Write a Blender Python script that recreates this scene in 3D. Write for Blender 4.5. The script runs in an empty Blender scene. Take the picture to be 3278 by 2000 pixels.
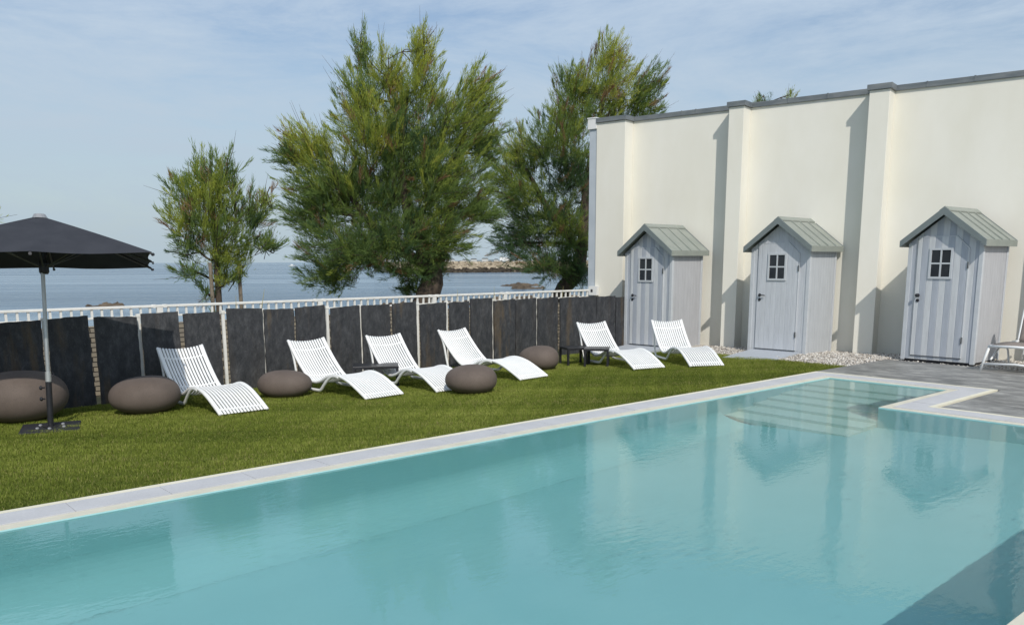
import bpy, math, random
import numpy as np
from mathutils import Vector, Matrix
R = math.radians
PI = math.pi
random.seed(7)
rng = np.random.default_rng(11)
scene = bpy.context.scene
col = scene.collection

# ------------------------------------------------------------------ materials
def newmat(name):
    m = bpy.data.materials.new(name); m.use_nodes = True
    nt = m.node_tree
    for n in list(nt.nodes): nt.nodes.remove(n)
    out = nt.nodes.new('ShaderNodeOutputMaterial')
    return m, nt, out
def N(nt, t, **kw):
    n = nt.nodes.new(t)
    for k, v in kw.items():
        if k in n.inputs.keys(): n.inputs[k].default_value = v
        else: setattr(n, k, v)
    return n
def L(nt, a, ao, b, bi): nt.links.new(a.outputs[ao], b.inputs[bi])
def c4(c): return (c[0], c[1], c[2], 1.0)
def mapping(nt, scale=(1, 1, 1), rot=(0, 0, 0), coord='Object'):
    tc = N(nt, 'ShaderNodeTexCoord'); mp = N(nt, 'ShaderNodeMapping')
    mp.inputs['Scale'].default_value = scale; mp.inputs['Rotation'].default_value = rot
    L(nt, tc, coord, mp, 'Vector'); return mp
def noise(nt, mp, scale, detail=4, rough=.55):
    n = N(nt, 'ShaderNodeTexNoise'); n.inputs['Scale'].default_value = scale
    n.inputs['Detail'].default_value = detail; n.inputs['Roughness'].default_value = rough
    if mp is not None: L(nt, mp, 'Vector', n, 'Vector')
    return n
def ramp(nt, src, so, stops):
    r = N(nt, 'ShaderNodeValToRGB'); e = r.color_ramp.elements
    while len(e) < len(stops): e.new(.5)
    for i, (p, c) in enumerate(stops):
        e[i].position = p; e[i].color = c4(c)
    L(nt, src, so, r, 'Fac'); return r
def mixc(nt, a, b, f, blend='MIX'):
    m = N(nt, 'ShaderNodeMix', data_type='RGBA', blend_type=blend)
    for s, i in ((a, 6), (b, 7), (f, 0)):
        if isinstance(s, (int, float)): m.inputs[i].default_value = s
        elif isinstance(s, tuple) and isinstance(s[0], (int, float)): m.inputs[i].default_value = c4(s)
        else: nt.links.new(s[0].outputs[s[1]], m.inputs[i])
    return m
def noisy(name, c1, c2, scale=8, rough=.6, bump=0.0, bscale=60, mscale=(1, 1, 1), spec=.5, detail=5, lo=.35, hi=.65, metallic=0, bdist=.01, coord='Object'):
    m, nt, out = newmat(name)
    mp = mapping(nt, mscale, coord=coord)
    n = noise(nt, mp, scale, detail)
    r = ramp(nt, n, 'Fac', [(lo, c1), (hi, c2)])
    b = N(nt, 'ShaderNodeBsdfPrincipled')
    b.inputs['Roughness'].default_value = rough
    b.inputs['Specular IOR Level'].default_value = spec
    b.inputs['Metallic'].default_value = metallic
    L(nt, r, 'Color', b, 'Base Color')
    if bump:
        n2 = noise(nt, mp, bscale, 6, .65)
        bp = N(nt, 'ShaderNodeBump'); bp.inputs['Strength'].default_value = bump; bp.inputs['Distance'].default_value = bdist
        L(nt, n2, 'Fac', bp, 'Height'); L(nt, bp, 'Normal', b, 'Normal')
    L(nt, b, 'BSDF', out, 'Surface'); return m

M = {}
M['stucco'] = noisy('cream_render', (.765, .742, .655), (.81, .79, .715), 1.3, .85, .25, 160, (1, 1, .45), .2, bdist=.006)
M['strip'] = noisy('pale_blue_metal', (.44, .49, .54), (.5, .55, .6), 3, .5)
M['hopper'] = noisy('white_metal', (.72, .73, .72), (.8, .8, .79), 3, .5)
M['zinc'] = noisy('grey_coping', (.12, .14, .155), (.2, .215, .22), 2.5, .55, .15, 30, (1, 1, 4))
M['roof'] = noisy('green_grey_zinc', (.25, .275, .245), (.30, .32, .285), 4, .6, .1, 60)
M['fascia'] = noisy('fascia_zinc', (.17, .20, .20), (.205, .235, .235), 4, .6, .1, 60)
M['whitep'] = noisy('white_plastic', (.80, .81, .80), (.86, .86, .85), 5, .38)
M['railw'] = noisy('white_rail_paint', (.74, .735, .69), (.84, .83, .79), 6, .5, .1, 80)
M['blackm'] = noisy('black_metal', (.012, .012, .015), (.02, .02, .024), 12, .42)
M['blackplate'] = noisy('black_plate', (.011, .012, .018), (.022, .022, .03), 20, .6, .2, 90)
M['canvas'] = noisy('charcoal_canvas', (.036, .039, .048), (.045, .048, .058), 5, .85, .3, 400, spec=.2, bdist=.002)
M['alu'] = noisy('brushed_aluminium', (.42, .44, .45), (.52, .54, .55), 30, .38, 0, mscale=(1, 1, .1), metallic=.6)
M['trim'] = noisy('pale_trim', (.51, .535, .56), (.55, .575, .60), 8, .55)
M['glassdark'] = noisy('dark_window_glass', (.012, .014, .018), (.03, .032, .036), 3, .12)
M['hw'] = noisy('dark_hardware', (.02, .02, .025), (.03, .03, .036), 9, .35)
M['steel'] = noisy('steel', (.55, .56, .56), (.62, .62, .62), 9, .35, metallic=.7)
M['taupe'] = noisy('taupe_fabric', (.235, .20, .18), (.28, .24, .215), 40, .85, .3, 500, bdist=.002)
M['capgrey'] = noisy('grey_cap', (.24, .25, .27), (.30, .31, .33), 8, .5)
M['rib'] = noisy('rib_metal', (.05, .05, .05), (.08, .08, .075), 8, .5)
M['wood'] = noisy('weathered_stake', (.12, .10, .075), (.2, .165, .125), 4, .85, .4, 30, (6, 6, .6))
M['bark'] = noisy('tamarisk_bark', (.045, .034, .026), (.1, .075, .055), 5, .9, .6, 18, (2, 2, .6))
M['grey_tile'] = None
M['cream_tile'] = noisy('cream_tile', (.62, .585, .47), (.70, .665, .55), 5, .5, .1, 80)
M['cream_edge'] = noisy('cream_edge', (.73, .69, .54), (.80, .76, .62), 5, .6)
M['searock'] = noisy('sea_rock', (.05, .038, .026), (.15, .115, .08), .5, .9, .6, 3, bdist=.2)
M['ground'] = noisy('sandy_scrub', (.10, .11, .05), (.24, .2, .13), .6, .95, .4, 8, bdist=.05)
M['stalk'] = noisy('dry_stalk', (.28, .26, .10), (.36, .32, .15), 10, .8)
M['housew'] = noisy('pale_render', (.48, .48, .46), (.56, .55, .52), .05, .8)
M['soffit'] = noisy('soffit', (.2, .19, .17), (.26, .25, .22), 6, .8)

def m_boulder():
    m, nt, out = newmat('brown_stone_resin')
    mp = mapping(nt)
    a = noise(nt, mp, 2.2, 4, .6); f = noise(nt, mp, 150, 3, .7)
    r = ramp(nt, a, 'Fac', [(.3, (.105, .083, .07)), (.7, (.155, .125, .107))])
    r2 = ramp(nt, f, 'Fac', [(.35, (.78, .76, .76)), (.7, (1.22, 1.2, 1.18))])
    x = mixc(nt, (r, 'Color'), (r2, 'Color'), .8, 'MULTIPLY')
    b = N(nt, 'ShaderNodeBsdfPrincipled'); b.inputs['Roughness'].default_value = .72
    b.inputs['Specular IOR Level'].default_value = .35
    nt.links.new(x.outputs[2], b.inputs['Base Color'])
    bp = N(nt, 'ShaderNodeBump'); bp.inputs['Strength'].default_value = .35; bp.inputs['Distance'].default_value = .004
    L(nt, f, 'Fac', bp, 'Height'); L(nt, bp, 'Normal', b, 'Normal')
    L(nt, b, 'BSDF', out, 'Surface'); return m
M['boulder'] = m_boulder()

def m_slate():
    m, nt, out = newmat('riven_slate')
    tc = N(nt, 'ShaderNodeTexCoord'); oi = N(nt, 'ShaderNodeObjectInfo')
    ad = N(nt, 'ShaderNodeVectorMath', operation='MULTIPLY_ADD')
    ad.inputs[1].default_value = (1, 1, 1)
    sc = N(nt, 'ShaderNodeVectorMath', operation='SCALE'); sc.inputs[0].default_value = (37, 11, 53)
    L(nt, oi, 'Random', sc, 'Scale'); L(nt, tc, 'Object', ad, 0); L(nt, sc, 'Vector', ad, 2)
    mp = N(nt, 'ShaderNodeMapping'); mp.inputs['Scale'].default_value = (1, 1, .16); L(nt, ad, 'Vector', mp, 'Vector')
    mp2 = N(nt, 'ShaderNodeMapping'); mp2.inputs['Scale'].default_value = (1, 1, .45); L(nt, ad, 'Vector', mp2, 'Vector')
    base = noise(nt, mp2, 11, 8, .8)
    r = ramp(nt, base, 'Fac', [(.32, (.018, .02, .024)), (.52, (.042, .044, .049)), (.70, (.088, .09, .096))])
    st = noise(nt, mp, 5.5, 5, .6)
    rs = ramp(nt, st, 'Fac', [(.52, (0, 0, 0)), (.66, (1, 1, 1))])
    pm = N(nt, 'ShaderNodeMath', operation='MULTIPLY')
    rr = ramp(nt, oi, 'Random', [(.25, (.1, .1, .1)), (.75, (.85, .85, .85))])
    L(nt, rs, 'Color', pm, 0); L(nt, rr, 'Color', pm, 1)
    x = mixc(nt, (r, 'Color'), (.115, .083, .05), (pm, 0))
    fl = noise(nt, mp2, 70, 5, .75); rf = ramp(nt, fl, 'Fac', [(.57, (0, 0, 0)), (.72, (.75, .75, .75))])
    x2 = mixc(nt, (x, 2), (.13, .13, .13), (rf, 'Color'))
    b = N(nt, 'ShaderNodeBsdfPrincipled'); b.inputs['Roughness'].default_value = .68
    b.inputs['Specular IOR Level'].default_value = .4
    nt.links.new(x2.outputs[2], b.inputs['Base Color'])
    bp = N(nt, 'ShaderNodeBump'); bp.inputs['Strength'].default_value = .8; bp.inputs['Distance'].default_value = .012
    L(nt, base, 'Fac', bp, 'Height'); L(nt, bp, 'Normal', b, 'Normal')
    L(nt, b, 'BSDF', out, 'Surface'); return m
M['slate'] = m_slate()

def m_plank(name, ca, cb, w, off=0.0, axis=0, groove=.5):
    """vertical boards along local axis: alternate colours, fine grooves"""
    m, nt, out = newmat(name)
    tc = N(nt, 'ShaderNodeTexCoord'); sp = N(nt, 'ShaderNodeSeparateXYZ'); L(nt, tc, 'Object', sp, 'Vector')
    add = N(nt, 'ShaderNodeMath', operation='ADD'); add.inputs[1].default_value = off + 40 * w
    L(nt, sp, axis, add, 0)
    dv = N(nt, 'ShaderNodeMath', operation='DIVIDE'); dv.inputs[1].default_value = w; L(nt, add, 0, dv, 0)
    md = N(nt, 'ShaderNodeMath', operation='MODULO'); md.inputs[1].default_value = 2; L(nt, dv, 0, md, 0)
    gt = N(nt, 'ShaderNodeMath', operation='GREATER_THAN'); gt.inputs[1].default_value = 1; L(nt, md, 0, gt, 0)
    x = mixc(nt, ca, cb, (gt, 0))
    mp = mapping(nt, (1, 1, .12)); ns = noise(nt, mp, 26, 4, .6)
    rr = ramp(nt, ns, 'Fac', [(.3, (.9, .9, .9)), (.7, (1.07, 1.07, 1.07))])
    x2 = mixc(nt, (x, 2), (rr, 'Color'), 1.0, 'MULTIPLY')
    b = N(nt, 'ShaderNodeBsdfPrincipled'); b.inputs['Roughness'].default_value = .6
    nt.links.new(x2.outputs[2], b.inputs['Base Color'])
    fr = N(nt, 'ShaderNodeMath', operation='FRACT'); L(nt, dv, 0, fr, 0)
    pp = N(nt, 'ShaderNodeMath', operation='PINGPONG'); pp.inputs[1].default_value = .5; L(nt, fr, 0, pp, 0)
    mr = N(nt, 'ShaderNodeMapRange'); mr.inputs['From Max'].default_value = .07
    L(nt, pp, 0, mr, 'Value')
    bp = N(nt, 'ShaderNodeBump'); bp.inputs['Strength'].default_value = groove; bp.inputs['Distance'].default_value = .006
    L(nt, mr, 'Result', bp, 'Height'); L(nt, bp, 'Normal', b, 'Normal')
    L(nt, b, 'BSDF', out, 'Surface'); return m
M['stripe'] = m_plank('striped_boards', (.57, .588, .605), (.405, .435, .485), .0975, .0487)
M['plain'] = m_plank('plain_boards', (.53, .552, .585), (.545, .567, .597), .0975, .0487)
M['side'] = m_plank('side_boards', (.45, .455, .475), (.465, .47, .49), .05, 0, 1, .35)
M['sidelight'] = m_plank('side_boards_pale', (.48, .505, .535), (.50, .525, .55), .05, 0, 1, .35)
M['ramp'] = m_plank('ramp_boards', (.40, .43, .475), (.43, .46, .5), .09, 0, 1, .5)

def m_tile():
    m, nt, out = newmat('pale_grey_coping_stone')
    mp = mapping(nt); n = noise(nt, mp, 3, 5); f = noise(nt, mp, 90, 3)
    r = ramp(nt, n, 'Fac', [(.3, (.49, .492, .508)), (.7, (.56, .562, .575))])
    rf = ramp(nt, f, 'Fac', [(.3, (.93, .93, .93)), (.7, (1.05, 1.05, 1.05))])
    x = mixc(nt, (r, 'Color'), (rf, 'Color'), 1.0, 'MULTIPLY')
    b = N(nt, 'ShaderNodeBsdfPrincipled'); b.inputs['Roughness'].default_value = .6
    nt.links.new(x.outputs[2], b.inputs['Base Color'])
    L(nt, b, 'BSDF', out, 'Surface'); return m
M['grey_tile'] = m_tile()

def m_deck():
    m, nt, out = newmat('stamped_grey_concrete')
    mp = mapping(nt, (1.0, .45, 1), (0, 0, R(35))); mp2 = mapping(nt)
    n = noise(nt, mp, 6, 8, .7); big = noise(nt, mp2, .9, 3)
    r = ramp(nt, n, 'Fac', [(.34, (.12, .122, .12)), (.5, (.225, .225, .218)), (.64, (.40, .395, .375))])
    rb = ramp(nt, big, 'Fac', [(.35, (.8, .8, .8)), (.65, (1.12, 1.12, 1.12))])
    x = mixc(nt, (r, 'Color'), (rb, 'Color'), 1.0, 'MULTIPLY')
    b = N(nt, 'ShaderNodeBsdfPrincipled'); b.inputs['Roughness'].default_value = .5
    nt.links.new(x.outputs[2], b.inputs['Base Color'])
    bp = N(nt, 'ShaderNodeBump'); bp.inputs['Strength'].default_value = .5; bp.inputs['Distance'].default_value = .012
    L(nt, n, 'Fac', bp, 'Height'); L(nt, bp, 'Normal', b, 'Normal')
    L(nt, b, 'BSDF', out, 'Surface'); return m
M['deck'] = m_deck()

def m_leaf(name, stops, trans=.35, rough=.6):
    """leaf colour from the per-leaf tint attribute; thin leaves let some light through"""
    m, nt, out = newmat(name)
    at = N(nt, 'ShaderNodeAttribute'); at.attribute_name = 'tint'
    r = ramp(nt, at, 'Fac', stops)
    d = N(nt, 'ShaderNodeBsdfDiffuse'); t = N(nt, 'ShaderNodeBsdfTranslucent'); mx = N(nt, 'ShaderNodeMixShader')
    mx.inputs[0].default_value = trans
    L(nt, r, 'Color', d, 'Color'); L(nt, r, 'Color', t, 'Color')
    L(nt, d, 'BSDF', mx, 1); L(nt, t, 'BSDF', mx, 2)
    L(nt, mx, 'Shader', out, 'Surface'); return m
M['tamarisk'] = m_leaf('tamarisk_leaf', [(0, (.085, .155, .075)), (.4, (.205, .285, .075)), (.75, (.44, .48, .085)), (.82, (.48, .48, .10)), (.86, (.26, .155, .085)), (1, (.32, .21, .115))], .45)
M['grassblade'] = m_leaf('grass_blade', [(0, (.095, .13, .026)), (.5, (.215, .26, .048)), (.85, (.335, .37, .09)), (1, (.36, .30, .14))], .3)

def m_lawn():
    m, nt, out = newmat('lawn_soil'); mp = mapping(nt); n = noise(nt, mp, 30, 6)
    r = ramp(nt, n, 'Fac', [(.3, (.09, .11, .025)), (.7, (.15, .18, .04))])
    b = N(nt, 'ShaderNodeBsdfDiffuse'); L(nt, r, 'Color', b, 'Color'); L(nt, b, 'BSDF', out, 'Surface'); return m
M['lawn'] = m_lawn()
def m_pebble():
    m, nt, out = newmat('gravel_stone'); at = N(nt, 'ShaderNodeAttribute'); at.attribute_name = 'tint'
    r = ramp(nt, at, 'Fac', [(0, (.22, .19, .17)), (.3, (.42, .38, .335)), (.7, (.58, .545, .49)), (1, (.72, .70, .66))])
    b = N(nt, 'ShaderNodeBsdfPrincipled'); b.inputs['Roughness'].default_value = .7
    L(nt, r, 'Color', b, 'Base Color'); L(nt, b, 'BSDF', out, 'Surface'); return m
M['pebble'] = m_pebble()
M['gravelbed'] = noisy('gravel_bed', (.22, .2, .18), (.5, .46, .42), 60, .9, .6, 90)

def m_liner(name, c1, c2):
    m, nt, out = newmat(name); mp = mapping(nt); n = noise(nt, mp, 1.2, 4)
    r = ramp(nt, n, 'Fac', [(.3, c1), (.7, c2)])
    b = N(nt, 'ShaderNodeBsdfDiffuse'); L(nt, r, 'Color', b, 'Color'); L(nt, b, 'BSDF', out, 'Surface'); return m
M['liner'] = m_liner('water_tinted_liner', (.41, .645, .645), (.44, .675, .675))  # sand liner turned turquoise: the water's light absorption put into its colour
M['steptile'] = m_liner('shallow_tinted_step_liner', (.60, .69, .63), (.64, .73, .67))  # weaker absorption over the shallow steps put into a paler liner colour

def m_pool():
    m, nt, out = newmat('pool_water')
    mp = mapping(nt, (1, 1, 1)); mpw = mapping(nt, (.55, 1.5, 1), (0, 0, R(-38)))
    n1 = noise(nt, mpw, 13, 3, .5); n2 = noise(nt, mp, 34, 2, .5); patch = noise(nt, mp, .55, 3, .6)
    pr = ramp(nt, patch, 'Fac', [(.36, (.16, .16, .16)), (.60, (1, 1, 1))])
    s = N(nt, 'ShaderNodeMath', operation='MULTIPLY_ADD'); s.inputs[1].default_value = .35
    L(nt, n2, 'Fac', s, 0); L(nt, n1, 'Fac', s, 2)
    ml = N(nt, 'ShaderNodeMath', operation='MULTIPLY'); L(nt, s, 0, ml, 0); L(nt, pr, 'Color', ml, 1)
    bp = N(nt, 'ShaderNodeBump'); bp.inputs['Strength'].default_value = .32; bp.inputs['Distance'].default_value = .0050
    L(nt, ml, 0, bp, 'Height')
    fr = N(nt, 'ShaderNodeFresnel'); fr.inputs['IOR'].default_value = 1.33; L(nt, bp, 'Normal', fr, 'Normal')
    g = N(nt, 'ShaderNodeBsdfGlossy'); g.inputs['Roughness'].default_value = .0; L(nt, bp, 'Normal', g, 'Normal')
    t = N(nt, 'ShaderNodeBsdfRefraction'); t.inputs['Color'].default_value = (.79, .935, .945, 1); t.inputs['Roughness'].default_value = 0; t.inputs['IOR'].default_value = 1.33; L(nt, bp, 'Normal', t, 'Normal')
    mx = N(nt, 'ShaderNodeMixShader'); L(nt, fr, 'Fac', mx, 0); L(nt, t, 'BSDF', mx, 1); L(nt, g, 'BSDF', mx, 2)
    L(nt, mx, 'Shader', out, 'Surface')
    return m
M['pool'] = m_pool()

def m_sea():
    m, nt, out = newmat('sea_water')
    mp = mapping(nt, (1, 1, 1), (0, 0, R(41.26)))
    # swell crests run roughly parallel to the shore
    ms = N(nt, 'ShaderNodeMapping'); ms.inputs['Scale'].default_value = (.35, 1, 1); L(nt, mp, 'Vector', ms, 'Vector')
    a = noise(nt, ms, 1.3, 4, .6); b_ = noise(nt, ms, .22, 4, .6)
    ad = N(nt, 'ShaderNodeMath', operation='MULTIPLY_ADD'); ad.inputs[1].default_value = 2.5; L(nt, b_, 'Fac', ad, 0); L(nt, a, 'Fac', ad, 2)
    bp = N(nt, 'ShaderNodeBump'); bp.inputs['Strength'].default_value = .9; bp.inputs['Distance'].default_value = .5; L(nt, ad, 0, bp, 'Height')
    mb = N(nt, 'ShaderNodeMapping'); mb.inputs['Scale'].default_value = (.0022, .022, 1); L(nt, mp, 'Vector', mb, 'Vector')
    band = noise(nt, mb, 1.0, 5, .6)
    r = ramp(nt, band, 'Fac', [(.36, (.05, .10, .155)), (.52, (.095, .16, .225)), (.58, (.22, .30, .365)), (.66, (.105, .17, .235))])
    p = N(nt, 'ShaderNodeBsdfPrincipled'); p.inputs['Roughness'].default_value = .16; p.inputs['IOR'].default_value = 1.33
    L(nt, r, 'Color', p, 'Base Color'); L(nt, bp, 'Normal', p, 'Normal')
    L(nt, p, 'BSDF', out, 'Surface'); return m
M['sea'] = m_sea()

# ------------------------------------------------------------------ mesh helpers
class MB:
    def __init__(s): s.v = []; s.f = []; s.mi = []; s.mats = []
    def mat(s, m):
        if m not in s.mats: s.mats.append(m)
        return s.mats.index(m)
    def add(s, verts, faces, m=None, T=None):
        o = len(s.v)
        if T is not None: verts = [T @ Vector(p) for p in verts]
        s.v += [tuple(p) for p in verts]; k = s.mat(m) if m else 0
        for f in faces: s.f.append(tuple(i + o for i in f)); s.mi.append(k)
    def box(s, lo, hi, m=None, T=None):
        x0, y0, z0 = lo; x1, y1, z1 = hi
        s.add([(x0, y0, z0), (x1, y0, z0), (x1, y1, z0), (x0, y1, z0), (x0, y0, z1), (x1, y0, z1), (x1, y1, z1), (x0, y1, z1)],
              [(0, 3, 2, 1), (4, 5, 6, 7), (0, 1, 5, 4), (1, 2, 6, 5), (2, 3, 7, 6), (3, 0, 4, 7)], m, T)
    def cbox(s, c, d, m=None, T=None):
        s.box([c[i] - d[i] / 2 for i in range(3)], [c[i] + d[i] / 2 for i in range(3)], m, T)
    def tube(s, pts, r, n=8, m=None, T=None, caps=True, flat=None):
        """swept ring; r number or list; flat=(a,b) squashes the ring: a along the side vector, b along the up vector"""
        P = [Vector(p) for p in pts]; k = len(P)
        rs = r if isinstance(r, (list, tuple)) else [r] * k
        V = []; F = []; side = None
        for i in range(k):
            t = (P[min(i + 1, k - 1)] - P[max(i - 1, 0)])
            if t.length < 1e-9: t = Vector((0, 0, 1))
            t.normalize()
            ref = Vector((1, 0, 0)) if side is None else side
            sd = ref - t * ref.dot(t)
            if sd.length < 1e-4:
                ref = Vector((0, 1, 0)); sd = ref - t * ref.dot(t)
            sd.normalize(); up = t.cross(sd); side = sd
            a, b = flat if flat else (1, 1)
            for j in range(n):
                an = 2 * PI * (j + .5) / n
                V.append(P[i] + sd * (math.cos(an) * rs[i] * a) + up * (math.sin(an) * rs[i] * b))
        for i in range(k - 1):
            for j in range(n):
                j2 = (j + 1) % n
                F.append((i * n + j, i * n + j2, (i + 1) * n + j2, (i + 1) * n + j))
        if caps:
            F.append(tuple(range(n - 1, -1, -1))); F.append(tuple((k - 1) * n + j for j in range(n)))
        s.add(V, F, m, T)
    def lathe(s, prof, n=20, m=None, T=None):
        V = []; F = []
        for (r, z) in prof:
            for j in range(n):
                a = 2 * PI * j / n; V.append((r * math.cos(a), r * math.sin(a), z))
        for i in range(len(prof) - 1):
            for j in range(n):
                j2 = (j + 1) % n
                F.append((i * n + j, i * n + j2, (i + 1) * n + j2, (i + 1) * n + j))
        F.append(tuple(range(n - 1, -1, -1))); F.append(tuple((len(prof) - 1) * n + j for j in range(n)))
        s.add(V, F, m, T)
    def prism(s, poly, y0, y1, m=None, T=None):
        """polygon in XZ extruded along Y"""
        n = len(poly)
        V = [(x, y0, z) for x, z in poly] + [(x, y1, z) for x, z in poly]
        F = [tuple(range(n)), tuple(range(2 * n - 1, n - 1, -1))] + [((i + 1) % n, i, n + i, n + (i + 1) % n) for i in range(n)]
        s.add(V, F, m, T)
    def slab(s, poly, z0, z1, m=None, T=None):
        """polygon in XY (counter-clockwise) extruded in Z"""
        n = len(poly)
        V = [(x, y, z0) for x, y in poly] + [(x, y, z1) for x, y in poly]
        F = [tuple(range(n - 1, -1, -1)), tuple(range(n, 2 * n))] + [(i, (i + 1) % n, n + (i + 1) % n, n + i) for i in range(n)]
        s.add(V, F, m, T)
    def build(s, name, mats=None, parent=None, smooth=False, bevel=0, segs=2):
        me = bpy.data.meshes.new(name); me.from_pydata(s.v, [], s.f)
        ms = s.mats if s.mats else ([mats] if mats is not None else [])
        for m in ms: me.materials.append(m)
        if s.mats: me.polygons.foreach_set('material_index', s.mi)
        if smooth: me.polygons.foreach_set('use_smooth', [True] * len(s.f))
        me.update(); o = bpy.data.objects.new(name, me); col.objects.link(o)
        if parent: o.parent = parent
        if bevel:
            b = o.modifiers.new('bevel', 'BEVEL'); b.width = bevel; b.segments = segs; b.limit_method = 'ANGLE'; b.angle_limit = R(40)
        return o
def tag(o, label, cat, group=None, kind=None):
    if label: o['label'] = label
    if cat: o['category'] = cat
    if group: o['group'] = group
    if kind: o['kind'] = kind
    return o
def thing(name, label, cat, loc=(0, 0, 0), rz=0, group=None, scale=1):
    o = bpy.data.objects.new(name, None); col.objects.link(o); o.empty_display_size = .2
    o.location = loc; o.rotation_euler = (0, 0, rz); o.scale = (scale,) * 3
    return tag(o, label, cat, group)
def copy_tree(o, parent=None):
    c = o.copy(); col.objects.link(c)
    if parent: c.parent = parent
    for ch in list(o.children): copy_tree(ch, c)
    return c
def struct(o): o['kind'] = 'structure'; return o
def npmesh(name, V, F, mat, tint=None, smooth=False, parent=None):
    """V (n,3) F (m,k) numpy arrays, one face size"""
    me = bpy.data.meshes.new(name); n = len(V); m, k = F.shape
    me.vertices.add(n); me.vertices.foreach_set('co', V.astype(np.float32).ravel())
    me.loops.add(m * k); me.loops.foreach_set('vertex_index', F.astype(np.int32).ravel())
    me.polygons.add(m); me.polygons.foreach_set('loop_start', np.arange(0, m * k, k, dtype=np.int32))
    me.polygons.foreach_set('loop_total', np.full(m, k, dtype=np.int32))
    if smooth: me.polygons.foreach_set('use_smooth', np.ones(m, dtype=bool))
    me.materials.append(mat)
    if tint is not None:
        a = me.attributes.new('tint', 'FLOAT', 'POINT'); a.data.foreach_set('value', tint.astype(np.float32))
    me.update(calc_edges=True)
    o = bpy.data.objects.new(name, me); col.objects.link(o)
    if parent: o.parent = parent
    return o
def catmull(pts, sub=6):
    P = [np.array(p, float) for p in pts]; P = [2 * P[0] - P[1]] + P + [2 * P[-1] - P[-2]]; out = []
    for i in range(1, len(P) - 2):
        for k in range(sub):
            t = k / sub
            out.append(.5 * ((2 * P[i]) + (-P[i - 1] + P[i + 1]) * t + (2 * P[i - 1] - 5 * P[i] + 4 * P[i + 1] - P[i + 2]) * t * t + (-P[i - 1] + 3 * P[i] - 3 * P[i + 1] + P[i + 2]) * t ** 3))
    out.append(P[-2]); return out

# ------------------------------------------------------------------ world, sun, camera
SUN_AZ, SUN_EL = R(-120.0), R(42.5)
S = Vector((math.cos(SUN_AZ) * math.cos(SUN_EL), math.sin(SUN_AZ) * math.cos(SUN_EL), math.sin(SUN_EL)))
w = bpy.data.worlds.new('World'); scene.world = w; w.use_nodes = True
nt = w.node_tree
for n in list(nt.nodes): nt.nodes.remove(n)
wo = N(nt, 'ShaderNodeOutputWorld'); bg = N(nt, 'ShaderNodeBackground'); bg.inputs['Strength'].default_value = .12
sky = N(nt, 'ShaderNodeTexSky', sky_type='NISHITA'); sky.sun_disc = False
sky.sun_elevation = SUN_EL; sky.sun_rotation = PI / 2 - SUN_AZ
sky.air_density = 1.0; sky.dust_density = 1.2; sky.ozone_density = 1.5
tc = N(nt, 'ShaderNodeTexCoord'); mp = N(nt, 'ShaderNodeMapping')
mp.inputs['Rotation'].default_value = (0, R(6), R(-20)); mp.inputs['Scale'].default_value = (1.0, 1.0, 4.2)
L(nt, tc, 'Generated', mp, 'Vector')
cn = noise(nt, mp, 3.0, 9, .68); cn.inputs['Distortion'].default_value = .35
cr = ramp(nt, cn, 'Fac', [(.36, (.15, .15, .15)), (.5, (.66, .66, .66)), (.62, (1, 1, 1))])
veil = mixc(nt, (sky, 'Color'), (4.35, 5.3, 6.45), (cr, 'Color'))
sz_ = N(nt, 'ShaderNodeSeparateXYZ'); L(nt, tc, 'Generated', sz_, 'Vector')
hz_ = ramp(nt, sz_, 'Z', [(0, (.92, .92, .92)), (.08, (.6, .6, .6)), (.28, (0, 0, 0))])
veil2 = mixc(nt, (veil, 2), (3.75, 4.6, 5.15), (hz_, 'Color'))
nt.links.new(veil2.outputs[2], bg.inputs['Color']); L(nt, bg, 'Background', wo, 'Surface')

sl = bpy.data.lights.new('sun', 'SUN'); sl.cycles.is_caustics_light = True; sl.energy = 3.0; sl.angle = R(.6); sl.color = (1, .945, .86)
so = bpy.data.objects.new('sun', sl); col.objects.link(so); so.location = (-20, -30, 40)
so.rotation_euler = S.to_track_quat('Z', 'Y').to_euler()

cd = bpy.data.cameras.new('camera'); co = bpy.data.objects.new('camera', cd); col.objects.link(co)
a_, p_, r_ = 0.850740684, 0.176260697, 0.00444665
f0 = Vector((math.cos(a_), math.sin(a_), 0)); r0 = Vector((math.sin(a_), -math.cos(a_), 0)); up = Vector((0, 0, 1))
fw = f0 * math.cos(p_) - up * math.sin(p_); uc = f0 * math.sin(p_) + up * math.cos(p_)
rt = r0 * math.cos(r_) - uc * math.sin(r_); uu = uc * math.cos(r_) + r0 * math.sin(r_)
mw = Matrix(((rt.x, uu.x, -fw.x, 0), (rt.y, uu.y, -fw.y, 0), (rt.z, uu.z, -fw.z, 1.6), (0, 0, 0, 1)))
co.matrix_world = mw
cd.sensor_fit = 'HORIZONTAL'; cd.sensor_width = 36; cd.lens = 29.4713; cd.shift_y = .09587
cd.clip_start = .05; cd.clip_end = 60000
scene.camera = co
scene.view_settings.view_transform = 'Standard'; scene.view_settings.look = 'None'
scene.view_settings.exposure = 0; scene.view_settings.gamma = 1
scene.render.engine = 'CYCLES'
scene.cycles.max_bounces = 10; scene.cycles.transparent_max_bounces = 24
scene.cycles.diffuse_bounces = 4; scene.cycles.glossy_bounces = 4
scene.cycles.use_denoising = True

VN = Vector((.65943, .75177, 0)); VU = Vector((.75177, -.65943, 0))   # view heading on the ground, and its right

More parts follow.
